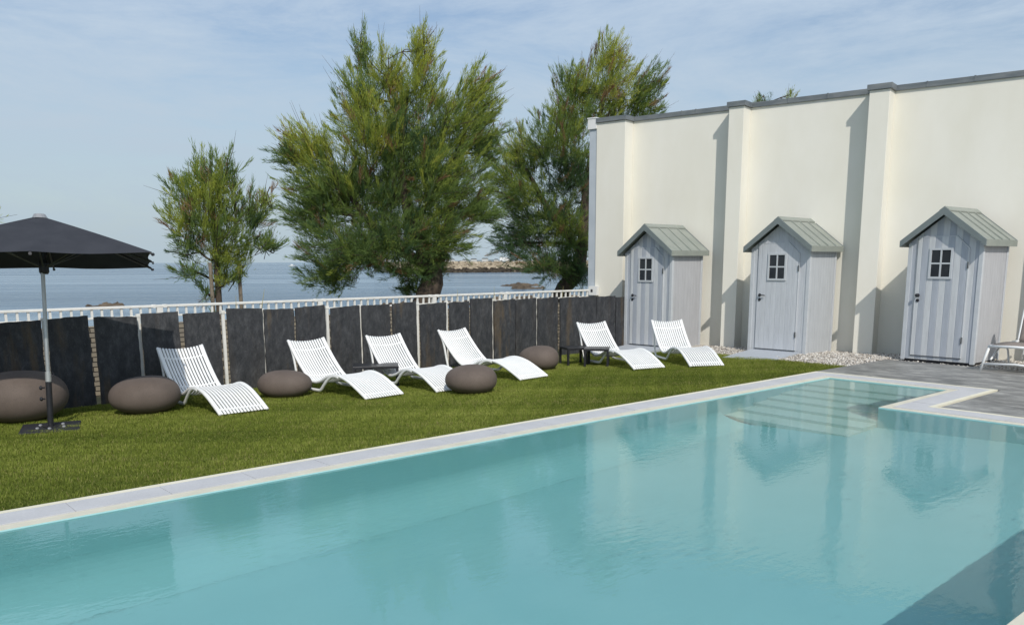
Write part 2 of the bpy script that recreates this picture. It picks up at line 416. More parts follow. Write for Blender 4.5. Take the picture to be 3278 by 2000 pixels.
# ------------------------------------------------------------------ terrain, sea
def lawn_z(y): return 0.0 if y < 6.2 else -.0245 * (y - 6.2)
b = MB()
prof = [(-900, -1.7), (10.9, -1.7), (11.0, -.17), (12.2, -.2), (17.5, -.5), (20.5, -1.5), (26, -3.3), (45, -6)]
xs = [-900, -60, -20, 0, 10, 16, 25, 40, 80, 900]
V = [(x, y, z) for (y, z) in prof for x in xs]
nx = len(xs)
b.add(V, [(j * nx + i, j * nx + i + 1, (j + 1) * nx + i + 1, (j + 1) * nx + i) for j in range(len(prof) - 1) for i in range(nx - 1)])
struct(b.build('ground', M['ground']))
b = MB(); b.add([(-30000, 21, -3), (30000, 21, -3), (30000, 40000, -3), (-30000, 40000, -3)], [(0, 1, 2, 3)])
struct(b.build('sea', M['sea']))

# gravel / lawn boundary curve (x as a function of y)
GB = [(6.2, 12.33), (6.5, 12.34), (7.12, 12.46), (8.07, 12.66), (8.68, 12.76), (9.69, 13.0), (10.4, 13.15), (11.2, 13.3)]
def gravel_x(y): return np.interp(y, [p[0] for p in GB], [p[1] for p in GB])
# lawn sheet
b = MB(); ys = np.linspace(6.19, 11.2, 24)
V = []; 
for y in ys: V += [(-40, y, lawn_z(y) - .02), (-2, y, lawn_z(y) - .012), (6, y, lawn_z(y) - .012), (float(gravel_x(y)), y, lawn_z(y) - .012)]
b.add(V, [(j * 4 + i, j * 4 + i + 1, j * 4 + 5 + i, j * 4 + 4 + i) for j in range(len(ys) - 1) for i in range(3)])
struct(b.build('lawn', M['lawn']))
# gravel bed: mounded strip between lawn / deck and the wall
def gz(x, y):
    return np.interp(y, [2, 5, 6.2, 8, 10, 11.5], [-.03, -.03, -.03, -.05, -.09, -.125]) + .0
b = MB(); ys = np.linspace(1.0, 11.2, 40); V = []
for y in ys:
    xl = float(gravel_x(y)) if y > 6.2 else 13.57
    xr = 13.67 + (11.647 - y) * .2035 + .1
    for t in np.linspace(0, 1, 9):
        V.append((xl + (xr - xl) * t, y, float(gz(0, y)) - .012 + .035 * math.sin(PI * t) * (1 if y > 3 else .3)))
b.add(V, [(j * 9 + i, j * 9 + i + 1, j * 9 + 10 + i, j * 9 + 9 + i) for j in range(len(ys) - 1) for i in range(8)])
struct(b.build('gravel_bed', M['gravelbed']))

# deck sheets around the pool
b = MB()
for (x0, x1, y0, y1) in ((11.33, 13.57, -12, 6.205), (9.53, 11.33, -12, 3.72), (-3.45, 9.53, -12, .76), (-40, -3.45, -12, 6.18)):
    b.box((x0, y0, -.3), (x1, y1, 0))
struct(b.build('pool_deck', M['deck']))

# ------------------------------------------------------------------ pool
WY1, WX1, WX2, WYS, WY0, WX0 = 5.757, 10.9, 9.065, 4.19, 1.19, -3.0
FL = -1.5
def fz(x, y): return -.58 - (y - 1.19) * .175
b = MB()
out = [(WX0, WY0), (WX2, WY0), (WX2, WYS), (WX1, WYS), (WX1, WY1), (WX0, WY1)]
n = len(out)
b.add([(x, y, -.004) for x, y in out] + [(x, y, fz(x, y)) for x, y in out],
      [(i, n + i, n + (i + 1) % n, (i + 1) % n) for i in range(n)] + [tuple(n + i for i in range(n))])
# coved corner, an added shape that lightens the long wall and softens its foot
rc_ = .5; cv = []
zf = fz(0, WY1 - rc_)
for i in range(11):
    an = PI / 2 * i / 10
    yy, zz = WY1 - .003 - rc_ * (1 - math.sin(an)), zf + .004 + rc_ * (1 - math.cos(an))
    cv += [(WX0 + .003, yy, zz), (8.36, yy, zz)]
b.add(cv, [(2 * i, 2 * i + 1, 2 * i + 3, 2 * i + 2) for i in range(10)])
ba_ = struct(b.build('pool_basin', M['liner'])); ba_.cycles.is_caustics_receiver = True
b = MB()
for i in range(7):
    x0 = WX1 - .28 - .315 * i
    b.box((x0 - .315, WYS + .004, -1.5), (x0 if i else WX1 - .004, WY1 - .004, -.13 - .155 * i))
st_ = struct(b.build('pool_steps', M['steptile'])); st_.cycles.is_caustics_receiver = True
b = MB()
e = .003
wp = [(WX0 - e, WY0 - e), (WX2 + e, WY0 - e), (WX2 + e, WYS - e), (WX1 + e, WYS - e), (WX1 + e, WY1 + e), (WX0 - e, WY1 + e)]
b.add([(x, y, -.014) for x, y in wp], [tuple(range(6))])
wa_ = struct(b.build('pool_water', M['pool'], smooth=True)); wa_.cycles.is_caustics_caster = True

# coping: cream inner tile, pale stone slabs, thin cream outer edge; the line runs round the basin
def coping_run(b, p0, p1, nrm, ext0, ext1, mitre0, mitre1, seed=0):
    """one straight run from p0 to p1 along the water line, nrm points away from the water;
    mitre +1 lengthens outwards (convex), -1 shortens"""
    d = Vector((p1[0] - p0[0], p1[1] - p0[1], 0)); ln = d.length; d.normalize(); nv = Vector((nrm[0], nrm[1], 0))
    bands = ((0.004, .105, 'cream_tile', -.001), (.105, .375, 'grey_tile', 0.004), (.375, .43, 'cream_edge', 0.006))
    rr = random.Random(seed)
    for (a0, a1, mt, z) in bands:
        s0 = lambda a: -mitre0 * a; s1 = lambda a: ln + mitre1 * a
        if mt == 'grey_tile':
            t = max(s0(a0), s0(a1)); cuts = [None]; st = .62; x = .62
            while x < ln - .3: cuts.append(x); x += st
            cuts.append(None)
            for i in range(len(cuts) - 1):
                q0, q1 = cuts[i], cuts[i + 1]; g = .0022
                A = [(q0 + g) if q0 is not None else s0(a0), (q1 - g) if q1 is not None else s1(a0), (q1 - g) if q1 is not None else s1(a1), (q0 + g) if q0 is not None else s0(a1)]
                dz = rr.uniform(-.0012, .0012)
                quad(b, p0, d, nv, [(A[0], a0 + .003), (A[1], a0 + .003), (A[2], a1 - .002), (A[3], a1 - .002)], z + dz, M[mt])
            quad(b, p0, d, nv, [(s0(a0), a0), (s1(a0), a0), (s1(a1), a1), (s0(a1), a1)], z - .007, M['cream_tile'])
        else:
            quad(b, p0, d, nv, [(s0(a0), a0), (s1(a0), a0), (s1(a1), a1), (s0(a1), a1)], z, M[mt])
def quad(b, p0, d, nv, uv, z, m):
    P = [(p0[0] + d.x * u + nv.x * v, p0[1] + d.y * u + nv.y * v) for u, v in uv]
    ar = sum(P[i][0] * P[(i + 1) % 4][1] - P[(i + 1) % 4][0] * P[i][1] for i in range(4))
    if ar < 0: P = P[::-1]
    b.slab(P, -.12, z, m)
b = MB()
runs = [((WX0, WY1), (WX1, WY1), (0, 1), 1, 1), ((WX1, WY1), (WX1, WYS), (1, 0), 1, 1), ((WX1, WYS), (WX2, WYS), (0, -1), 1, -1),
        ((WX2, WYS), (WX2, WY0), (1, 0), -1, 1), ((WX2, WY0), (WX0, WY0), (0, -1), 1, 1), ((WX0, WY0), (WX0, WY1), (-1, 0), 1, 1)]
for i, (p0, p1, nr, m0, m1) in enumerate(runs): coping_run(b, p0, p1, nr, 0, 0, m0, m1, i)
struct(b.build('pool_coping'))

# ------------------------------------------------------------------ grass blades
def make_grass():
    dens = 7600; x0, x1, y0, y1 = -1.2, 13.35, 6.2, 11.02
    nb = int(dens * (x1 - x0) * (y1 - y0))
    x = rng.uniform(x0, x1, nb); y = rng.uniform(y0, y1, nb)
    keep = x < gravel_x(y) - .02 + rng.normal(0, .05, nb)
    x = x[keep]; y = y[keep]; nb = len(x)
    # low-frequency clumpiness
    def fld(f, ph): return np.sin(x * f + ph) * np.cos(y * f * 1.3 + ph * 2.1) + .6 * np.sin((x + y) * f * 1.9 + ph * 3)
    big = fld(1.1, .4) + .7 * fld(2.7, 1.9); sm = fld(9.0, .7) + fld(17., 2.2)
    h = (.024 + .008 * rng.random(nb) + .004 * sm) * (1 + .1 * big)
    edge = (y < 6.26); h[edge] *= .8
    h = np.clip(h, .012, .06)
    wd = rng.uniform(.0024, .0044, nb)
    an = rng.uniform(0, 2 * PI, nb); lean = rng.uniform(.15, 1.0, nb)
    dx, dy = np.cos(an), np.sin(an); sx, sy = -dy, dx
    z = -.0245 * (y - 6.2) - .012
    base = np.stack([x, y, z], 1)
    side = np.stack([sx, sy, np.zeros(nb)], 1) * (wd * .5)[:, None]
    mid = base + np.stack([dx * lean * h * .35, dy * lean * h * .35, h * .6], 1)
    tip = base + np.stack([dx * lean * h * 1.05, dy * lean * h * 1.05, h * (1.02 - .25 * lean)], 1)
    V = np.stack([base - side, base + side, mid - side * .8, mid + side * .8, tip], 1).reshape(-1, 3)
    i = np.arange(nb)[:, None] * 5
    F = np.concatenate([i + np.array([[0, 1, 3]]), i + np.array([[0, 3, 2]]), i + np.array([[2, 3, 4]])], 0)
    t = .42 + .15 * big + .09 * sm + .16 * np.clip((y - 8) / 3, -.6, 1) + .10 * fld(.55, 2.3) + rng.normal(0, .13, nb)
    t = np.clip(t, 0, .86)
    dry = (rng.random(nb) < .05 + .12 * np.exp(-(y - 6.2) / .12) + .22 * np.exp(-np.abs(x - gravel_x(y)) / .15) + .12 * (fld(3.1, 5) > .9) + .05 * (fld(1.3, 1.7) > .7))
    t[dry] = rng.uniform(.9, 1.0, dry.sum())
    o = npmesh('grass', V, F, M['grassblade'], np.repeat(t, 5))
    tag(o, 'short green lawn grass between the pool edge and the slate fence', 'grass', kind='stuff')
make_grass()

# ------------------------------------------------------------------ gravel stones
def ico():
    t = (1 + 5 ** .5) / 2
    v = np.array([(-1, t, 0), (1, t, 0), (-1, -t, 0), (1, -t, 0), (0, -1, t), (0, 1, t), (0, -1, -t), (0, 1, -t), (t, 0, -1), (t, 0, 1), (-t, 0, -1), (-t, 0, 1)], float)
    v /= np.linalg.norm(v[0])
    f = np.array([(0, 11, 5), (0, 5, 1), (0, 1, 7), (0, 7, 10), (0, 10, 11), (1, 5, 9), (5, 11, 4), (11, 10, 2), (10, 7, 6), (7, 1, 8), (3, 9, 4), (3, 4, 2), (3, 2, 6), (3, 6, 8), (3, 8, 9), (4, 9, 5), (2, 4, 11), (6, 2, 10), (8, 6, 7), (9, 8, 1)])
    return v, f
def stones(name, P, size, mat, flat=.65, jit=.22):
    v, f = ico(); n = len(P)
    an = rng.uniform(0, 2 * PI, n); ca, sa = np.cos(an), np.sin(an)
    sc = np.stack([size * rng.uniform(.8, 1.35, n), size * rng.uniform(.65, 1.0, n), size * flat * rng.uniform(.7, 1.1, n)], 1)
    W = v[None] * (1 + rng.uniform(-jit, jit, (n, 12, 1))) * sc[:, None, :]
    X = W[..., 0] * ca[:, None] - W[..., 1] * sa[:, None]; Y = W[..., 0] * sa[:, None] + W[..., 1] * ca[:, None]
    tl = rng.uniform(-.5, .5, n)[:, None]
    V = np.stack([X, Y, W[..., 2] + X * tl], 2) + P[:, None, :]
    F = (f[None] + (np.arange(n) * 12)[:, None, None]).reshape(-1, 3)
    return npmesh(name, V.reshape(-1, 3), F, mat, np.repeat(np.clip(rng.normal(.55, .25, n), 0, 1), 12))
HUTS = [(12.734, 9.963, -.092, R(-87.28)), (13.359, 7.53, -.041, R(-86.56)), (13.682, 4.922, .013, R(-90.35))]
def make_gravel():
    n = 26000; y = rng.uniform(1.5, 11.1, n); x = rng.uniform(12.2, 15.6, n)
    xl = np.where(y > 6.2, gravel_x(y), 13.55) + rng.normal(0, .03, n)
    xr = 13.67 + (11.647 - y) * .2035 + .02
    keep = (x > xl) & (x < xr)
    x, y, xl, xr = x[keep], y[keep], xl[keep], xr[keep]
    t = np.clip((x - xl) / (xr - xl), 0, 1)
    z = gz(0, y) + .035 * np.sin(PI * t) - .004 + rng.uniform(-.006, .012, len(x))
    inside = np.zeros(len(x), bool)
    for (hx, hy, hz, th) in HUTS:
        c, s = math.cos(th), math.sin(th)
        lx = (x - hx) * c + (y - hy) * s; ly = -(x - hx) * s + (y - hy) * c
        inside |= (lx > -1.07) & (lx < -.02) & (ly > .02) & (ly < .97)
    P = np.stack([x, y, z], 1)[~inside]
    o = stones('gravel', P, rng.uniform(.011, .024, len(P)), M['pebble'])
    tag(o, 'pale loose gravel around the cabins at the foot of the wall', 'gravel', kind='stuff')
make_gravel()

# ------------------------------------------------------------------ perimeter wall
WT = thing('perimeter_wall', 'tall cream rendered wall with projecting pilasters and grey coping', 'wall', (13.67, 11.647, 0), math.atan2(-.98, .1994))
# local x runs along the wall to the right, local y goes into the wall
b = MB(); b.box((-.79, 0, -.5), (13.5, .28, 4.385)); b.build('wall_panel', M['stucco'], WT)
PIL = [(-.79, -.12), (2.07, 2.36), (4.545, 4.87), (7.35, 7.67), (10.1, 10.4)]
for (x0, x1) in PIL:
    b = MB(); b.box((x0, -.33, -.5), (x1, -.001, 4.383)); b.build('pilaster', M['stucco'], WT, bevel=.006)
b = MB(); b.box((-.79, -.035, 4.385), (13.55, .31, 4.475))
for (x0, x1) in PIL: b.box((x0 - (.035 if x0 > 0 else 0), -.365, 4.385), (x1 + .035, -.035, 4.475))
for x in (.95, 1.25, 2.0, 3.05, 3.75, 4.45, 5.35, 6.05, 9.2): b.box((x, -.042, 4.39), (x + .03, -.035, 4.482))
b.build('coping', M['zinc'], WT, bevel=.004)
b = MB(); b.box((-.97, -.31, -.5), (-.79, .2, 4.27)); b.build('edge_panel', M['strip'], WT)
b = MB(); b.box((-1.0, -.345, 4.27), (-.79, .2, 4.50)); b.box((-1.01, -.355, 4.475), (-.78, .21, 4.50)); b.build('rain_hopper', M['hopper'], WT, bevel=.006)
b = MB(); b.cbox((-.78, -.385, .98), (.2, .1, .19)); b.cbox((-.80, -.437, .98), (.05, .006, .06), M['hw'])
b.mats = [M['hopper'], M['hw']]; b.mi = [0] * 6 + [1] * 6
b.build('wall_box', None, WT, bevel=.006)

# ------------------------------------------------------------------ beach cabins
HW, HD, HR, HE = 1.091, .991, 2.37, 1.80
def make_hut(i, label, board, sidem, ramp_on, lever):
    x, y, z, th = HUTS[i]
    c = Vector((x, y, z)) - Vector((math.cos(th), math.sin(th), 0)) * HW / 2
    t = thing('beach_cabin', label, 'beach cabin', c, th, 'beach cabins along the cream wall')
    W2 = HW / 2; sl = .779
    ez = lambda xx: HR - .10 - sl * abs(xx)
    # walls: front, back, two sides
    b = MB(); b.prism([(-W2, .02), (W2, .02), (W2, ez(W2)), (0, ez(0)), (-W2, ez(W2))], 0, .03); b.build('front_wall', board, t)
    b = MB(); b.prism([(-W2, .02), (W2, .02), (W2, ez(W2)), (0, ez(0)), (-W2, ez(W2))], HD - .03, HD); b.build('back_wall', sidem, t)
    for s in (-1, 1):
        b = MB(); b.box((s * W2 - (.03 if s > 0 else 0), .03, .02), (s * W2 + (.03 if s < 0 else 0), HD - .03, ez(W2))); b.build('side_wall', sidem, t)
        b = MB()
        x0, x1 = (W2 - .05, W2 + .012) if s > 0 else (-W2 - .012, -W2 + .05)
        b.box((x0, -.012, .0), (x1, .001, ez(W2) - .012)); b.box((x0 if s < 0 else W2 + .001, .001, .0), (x1 if s > 0 else -W2 - .001, .05, ez(W2) - .012))
        b.build('corner_trim', M['trim'], t, bevel=.003)
        b = MB(); b.box((x0 if s < 0 else W2 + .001, HD - .05, .0), (x1 if s > 0 else -W2 - .001, HD + .01, ez(W2) - .012)); b.build('corner_trim', M['trim'], t, bevel=.003)
    b = MB(); b.box((-W2 + .03, .03, -.06), (W2 - .03, HD - .03, .02)); b.build('floor_frame', M['hw'], t)
    # roof: two sheets, ridge cap, fascias, seams
    of, ob, os = .144, .08, .079
    r = MB(); E = W2 + os; tk = .03
    for s in (-1, 1):
        p = [(0, HR - .012), (s * E, HR - .012 - sl * E), (s * E, HR - .012 - sl * E - tk), (0, HR - .012 - tk)]
        if s > 0: p = p[::-1]
        r.prism(p, -of, HD + ob)
    ro = r.build('roof', M['roof'], t)
    for s in (-1, 1):
        f = MB()
        p = [(0, HR), (s * (E + .012), HR - sl * (E + .012)), (s * (E + .012), HR - sl * (E + .012) - .095), (0, HR - .115)]
        if s > 0: p = p[::-1]
        f.prism(p, -of - .02, -of - .001); f.build('fascia', M['fascia'], ro)
        f = MB(); f.prism([(a, zz) for a, zz in p], HD + ob + .001, HD + ob + .015); f.build('fascia', M['fascia'], ro)
        f = MB(); xx = s * E
        f.box((min(xx, xx + s * .012), -of, HR - sl * E - .105), (max(xx, xx + s * .012), HD + ob, HR - sl * E - .008)); f.build('eave_edge', M['roof'], ro)
        for k in range(1, 4):
            yy = -of + (HD + of + ob) * k / 4 + .02
            sm = MB()
            q = [(s * .06, HR + .010 - sl * .06), (s * (E + .006), HR + .010 - sl * (E + .006)), (s * (E + .006), HR - .016 - sl * (E + .006)), (s * .06, HR - .016 - sl * .06)]
            if s > 0: q = q[::-1]
            sm.prism(q, yy - .009, yy + .009); sm.build('roof_seam', M['roof'], ro)
    rc = MB()
    rc.prism([(0, HR + .012), (-.075, HR + .012 - sl * .075), (-.075, HR - .004 - sl * .075), (0, HR - .004), (.075, HR - .004 - sl * .075), (.075, HR + .012 - sl * .075)], -of - .012, HD + ob + .01)
    rc.build('ridge_cap', M['roof'], ro)
    # door with its clipped corner
    d0, d1, dz0, dz1 = -.405, .355, .085, 1.93
    b = MB(); b.prism([(d0, dz0), (d1, dz0), (d1, 1.75), (.165, dz1), (d0, dz1)], -.022, -.001); do = b.build('door', board, t)
    b = MB()
    b.prism([(d0 - .006, dz1), (.165, dz1), (.165, dz1 + .011), (d0 - .006, dz1 + .011)], -.026, -.001)
    b.prism([(.165, dz1), (d1, 1.75), (d1 + .012, 1.754), (.170, dz1 + .011)], -.026, -.001)
    b.prism([(d1, dz0), (d1 + .012, dz0), (d1 + .012, 1.754), (d1, 1.75)], -.026, -.001)
    b.build('door_trim', M['trim'], do)
    b = MB(); b.box((d0 - .010, -.006, dz0 - .012), (d0 - .001, -.001, dz1)); b.box((d0 - .010, -.006, dz0 - .012), (d1 + .004, -.001, dz0 - .001)); b.build('door_gap', M['hw'], do)
    # window
    wx0, wx1, wz0, wz1 = -.215, .135, 1.29, 1.76; fwid = .032
    b = MB(); y0, y1 = -.040, -.023
    b.box((wx0, y0, wz0), (wx1, y1, wz0 + fwid)); b.box((wx0, y0, wz1 - fwid), (wx1, y1, wz1))
    b.box((wx0, y0, wz0 + fwid), (wx0 + fwid, y1, wz1 - fwid)); b.box((wx1 - fwid, y0, wz0 + fwid), (wx1, y1, wz1 - fwid))
    cx, cz = (wx0 + wx1) / 2, (wz0 + wz1) / 2
    b.box((cx - .012, y0 + .002, wz0 + fwid), (cx + .012, y1, wz1 - fwid)); b.box((wx0 + fwid, y0 + .003, cz - .012), (cx - .012, y1, cz + .012)); b.box((cx + .012, y0 + .003, cz - .012), (wx1 - fwid, y1, cz + .012))
    wi = b.build('window', M['trim'], do)
    b = MB(); b.box((wx0 + .02, -.028, wz0 + .02), (wx1 - .02, -.0225, wz1 - .02)); b.build('pane', M['glassdark'], do)
    # handle, keyhole, hinges
    b = MB(); hx = d0 + .055
    T = Matrix.Translation((hx, -.022, 1.03)) @ Matrix.Rotation(R(90), 4, 'X')
    b.lathe([(.028, 0), (.028, .008), (.014, .010), (.012, .035)], 14, None, T)
    if lever: b.tube([(hx, -.056, 1.03), (hx + .05, -.06, 1.03), (hx + .115, -.058, 1.027)], [.010, .009, .008], 8)
    else: b.lathe([(.012, .03), (.026, .04), (.028, .052), (.02, .066), (.004, .07)], 14, None, T)
    T = Matrix.Translation((hx, -.022, .95)) @ Matrix.Rotation(R(90), 4, 'X')
    b.lathe([(.026, 0), (.026, .009), (.010, .010), (.010, .006)], 14, None, T)
    b.build('handle', M['hw'], do, smooth=False)
    for hz in (1.5, .36):
        b = MB(); b.box((d1 - .012, -.034, hz - .045), (d1 + .022, -.0265, hz + .045), M['steel']); b.tube([(d1 + .004, -.037, hz - .05), (d1 + .004, -.037, hz + .05)], .006, 6, M['hw'])
        b.build('hinge', None, do)
    if ramp_on:
        b = MB(); b.prism([(0, 0), (0, 0), (0, 0)], 0, 0) if False else None
        x0, x1 = -.46, .46
        b.add([(x0, -1.02 if i == 1 else -.95, -.045), (x1, -1.02 if i == 1 else -.95, -.045), (x1, -.03, -.06), (x0, -.03, -.06),
               (x0, -1.02 if i == 1 else -.95, -.012), (x1, -1.02 if i == 1 else -.95, -.012), (x1, -.03, .06), (x0, -.03, .06)],
              [(0, 3, 2, 1), (4, 5, 6, 7), (0, 1, 5, 4), (1, 2, 6, 5), (2, 3, 7, 6), (3, 0, 4, 7)])
        b.build('ramp', M['ramp'], t)
    return t
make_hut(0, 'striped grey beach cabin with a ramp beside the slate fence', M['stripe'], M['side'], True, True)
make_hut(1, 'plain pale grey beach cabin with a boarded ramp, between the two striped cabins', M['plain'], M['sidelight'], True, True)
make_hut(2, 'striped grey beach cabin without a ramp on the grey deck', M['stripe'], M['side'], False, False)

# ------------------------------------------------------------------ slate fence
SF = thing('slate_fence', 'low fence of upright dark slate slabs behind the lawn', 'fence', (0, 11.1, -.12))
SL = [(.36, .80, .94), (.88, 1.36, .955), (1.375, 1.855, .945), (1.885, 2.352, .937), (2.425, 2.885, .962), (2.945, 3.437, .945), (3.498, 3.966, .972), (4.026, 4.517, .948), (4.616, 5.105, .985), (5.141, 5.589, .952), (5.625, 6.107, .972), (6.174, 6.675, .946), (6.720, 7.205, .953), (7.264, 7.723, .968), (7.783, 8.292, .938), (8.369, 8.780, .943), (8.828, 9.292, .984), (9.327, 9.792, .941), (9.828, 10.322, .945), (10.368, 10.862, .944), (10.918, 11.395, .938), (11.41, 11.890, .937), (11.907, 12.425, .925), (12.443, 13.06, .9)]
SL = [(-2.9 + .54 * i, -2.9 + .54 * i + .47, .94 + .02 * (i % 3)) for i in range(6)] + SL
rs = random.Random(3)
for k, (x0, x1, zt) in enumerate(SL):
    nx_, nz_ = 9, 14; b = MB(); V = []
    tx = rs.uniform(-.010, .012); taper = rs.uniform(-.010, .012); sk = rs.uniform(-.012, .014)
    bz = -.06; H = zt + .12
    cx = (x0 + x1) / 2; hw = (x1 - x0) / 2
    jl = [rs.uniform(-.005, .005) for _ in range(nz_ + 1)]; jr = [rs.uniform(-.005, .005) for _ in range(nz_ + 1)]; jt = [rs.uniform(-.005, .005) for _ in range(nx_ + 1)]
    for side in (0, 1):
        for j in range(nz_ + 1):
            v = j / nz_
            for i in range(nx_ + 1):
                u = -1 + 2 * i / nx_
                x = cx + u * (hw - taper * v) + tx * (v - .5) + (jl[j] if i == 0 else jr[j] if i == nx_ else 0)
                z = bz + (H - bz) * v + (sk * u + jt[i] if j == nz_ else 0)
                y = (-.016 if side == 0 else .016) + rs.uniform(-.0025, .0025) + .012 * math.sin(k * 2.1)
                V.append((x, y, z))
    S1 = (nx_ + 1) * (nz_ + 1); F = []
    for j in range(nz_):
        for i in range(nx_):
            a = j * (nx_ + 1) + i; q = (a, a + 1, a + nx_ + 2, a + nx_ + 1)
            F.append(q); F.append(tuple(S1 + t for t in q[::-1]))
    for j in range(nz_):
        a = j * (nx_ + 1); F.append((a, a + nx_ + 1, S1 + a + nx_ + 1, S1 + a)); a += nx_; F.append((a + nx_ + 1, a, S1 + a, S1 + a + nx_ + 1))
    for i in range(nx_):
        a = nz_ * (nx_ + 1) + i; F.append((a, a + 1, S1 + a + 1, S1 + a))
    b.add(V, F); b.build('slate_panel', M['slate'], SF)
for k in range(len(SL) - 1):
    g = (SL[k][1] + SL[k + 1][0]) / 2
    if g > 12.3: continue
    on = (k % 2 == 0) if k < 6 else ((k - 6) in (3, 5, 7, 8, 10, 11, 13, 14, 16, 18))
    if not on: continue
    b = MB(); b.box((g - .019 + .012, .03, -.1), (g + .019 + .012, .06, 1.045)); b.box((g - .026 + .012, .024, 1.045), (g + .026 + .012, .066, 1.085))
    b.build('post', M['railw'], SF)

# ------------------------------------------------------------------ guardrail and low stone wall behind
GR = thing('guardrail', 'white painted metal railing behind the slate slabs', 'railing', (0, 12.45, 0))
gx0, gx1 = -4.0, 13.12
b = MB(); b.box((gx0, -.03, .972), (gx1, .03, 1.008)); b.build('top_rail', M['railw'], GR, bevel=.006)
b = MB(); b.box((gx0, -.018, .838), (gx1, .018, .864)); b.build('bottom_rail', M['railw'], GR, bevel=.004)
b = MB(); b.box((-.014, -.014, .864), (.014, .014, .972)); bal = b.build('baluster', M['railw'], GR)
posts = [1.45, 4.19, 6.77, 9.25, 11.0 - .35]
posts = [-1.2, 1.5, 4.19, 6.75, 9.05, 10.75]
first = True; xb = 2.255 - .1286 * 6
nbal = 0
while xb < gx1 - .03:
    if all(abs(xb - p) > .055 for p in posts):
        o = bal if first else bal.copy()
        if not first: col.objects.link(o)
        o.location = (xb, 0, 0); first = False; nbal += 1
    xb += .1286
for p in posts:
    b = MB(); b.box((p - .042, -.026, .75), (p + .042, .026, .971)); b.box((p - .10, -.034, .966), (p - .05, .034, 1.013)); b.box((p + .05, -.034, .966), (p + .10, .034, 1.013)); b.build('rail_post', M['railw'], GR, bevel=.003)
for xh in (2.6, 3.85, 6.5, 7.6, 8.7, 10.1):
    b = MB(); b.box((xh - .012, -.012, .7), (xh + .012, .012, .838)); b.build('rail_foot', M['railw'], GR)
def m_brick():
    m, nt, out = newmat('tan_stone_wall'); mp = mapping(nt, (1, 1, 1), (R(90), 0, 0))
    br = N(nt, 'ShaderNodeTexBrick'); br.inputs['Scale'].default_value = 4.2; br.inputs['Color1'].default_value = (.29, .25, .185, 1); br.inputs['Color2'].default_value = (.23, .205, .165, 1); br.inputs['Mortar'].default_value = (.02, .018, .015, 1)
    br.inputs['Mortar Size'].default_value = .03; br.inputs['Brick Width'].default_value = .9; br.inputs['Row Height'].default_value = .28
    L(nt, mp, 'Vector', br, 'Vector')
    p = N(nt, 'ShaderNodeBsdfPrincipled'); p.inputs['Roughness'].default_value = .9; L(nt, br, 'Color', p, 'Base Color'); L(nt, p, 'BSDF', out, 'Surface'); return m
b = MB(); b.box((-6, 12.35, -.5), (13.1, 12.57, .745))
tag(b.build('stone_wall', m_brick(), bevel=.01), 'low tan stone wall under the white railing, seen through the slate gaps', 'wall')
for i, (x, y, h, l) in enumerate([(5.2, 12.2, 1.12, .03), (5.55, 12.25, 1.2, .16), (7.4, 12.2, 1.0, .12), (9.35, 12.2, 1.1, .05), (10.3, 12.25, 1.13, .01), (12.0, 12.2, 1.1, .1)]):
    b = MB(); pts = [(x + l * t * t, y, -.2 + (h + .2) * t) for t in np.linspace(0, 1, 7)]
    b.tube(pts, [.006, .006, .006, .005, .005, .006, .002], 5)
    tag(b.build('grass_stalk', M['stalk']), 'thin dry grass stalk sticking up against the white railing', 'weed', 'dry stalks along the railing')

# ------------------------------------------------------------------ lounge chairs
PROF = catmull([(0, .012), (.17, .10), (.38, .192), (.60, .235), (.79, .205), (.95, .138), (1.09, .112), (1.22, .15), (1.37, .265), (1.54, .435), (1.68, .60)], 5)
def sag(s): return float(np.interp(s, [0, .4, .6, .8, 1.1, 1.4, 1.68], [.0, .004, .010, .018, .024, .028, .030]))
CW = .535
def make_chair():
    t = thing('lounge_chair', 'x', 'lounge chair')
    nsl = 14; b = MB()
    for i in range(nsl):
        u = -1 + 2 * (i + .5) / nsl
        x = u * (CW / 2 - .004)
        pts = [(x, s, z - sag(s) * (1 - u * u)) for s, z in PROF]
        b.tube(pts, .0155, 6, flat=(1.0, .58))
    b.build('slatted_seat', M['whitep'], t, smooth=True)
    arc = [0]
    for i in range(1, len(PROF)): arc.append(arc[-1] + float(np.linalg.norm(PROF[i] - PROF[i - 1])))
    tot = arc[-1]
    for q in (.045, .36, .70, .925):
        s, z = [float(np.interp(q * tot, arc, [p[k] for p in PROF])) for k in (0, 1)]
        b = MB(); pts = [(u * CW / 2, s, z - sag(s) * (1 - u * u) - .002) for u in np.linspace(-1, 1, 9)]
        b.tube(pts, .012, 6, flat=(1, .7)); b.build('cross_bar', M['whitep'], t, smooth=True)
    for sd in (-1, 1):
        x = sd * CW / 2
        b = MB(); b.tube([(x, s, z - .002) for s, z in PROF], .019, 8, flat=(.9, 1.0)); b.build('side_rail', M['whitep'], t, smooth=True)
        xl = x + sd * .004
        back = catmull([(xl, 1.655, .565), (xl, 1.59, .47), (xl, 1.54, .34), (xl, 1.50, .17), (xl, 1.455, .045), (xl, 1.39, .012)], 4)
        b = MB(); b.tube(back, .0165, 8, flat=(.8, 1.1)); b.build('rear_leg', M['whitep'], t, smooth=True)
        front = catmull([(xl, .55, .215), (xl, .66, .222), (xl, .76, .185), (xl, .87, .10), (xl, .96, .022), (xl, 1.08, .012), (xl, 1.25, .012), (xl, 1.39, .012)], 4)
        b = MB(); b.tube(front, .019, 8, flat=(.85, 1.1)); b.build('front_leg', M['whitep'], t, smooth=True)
    return t
chair0 = make_chair()
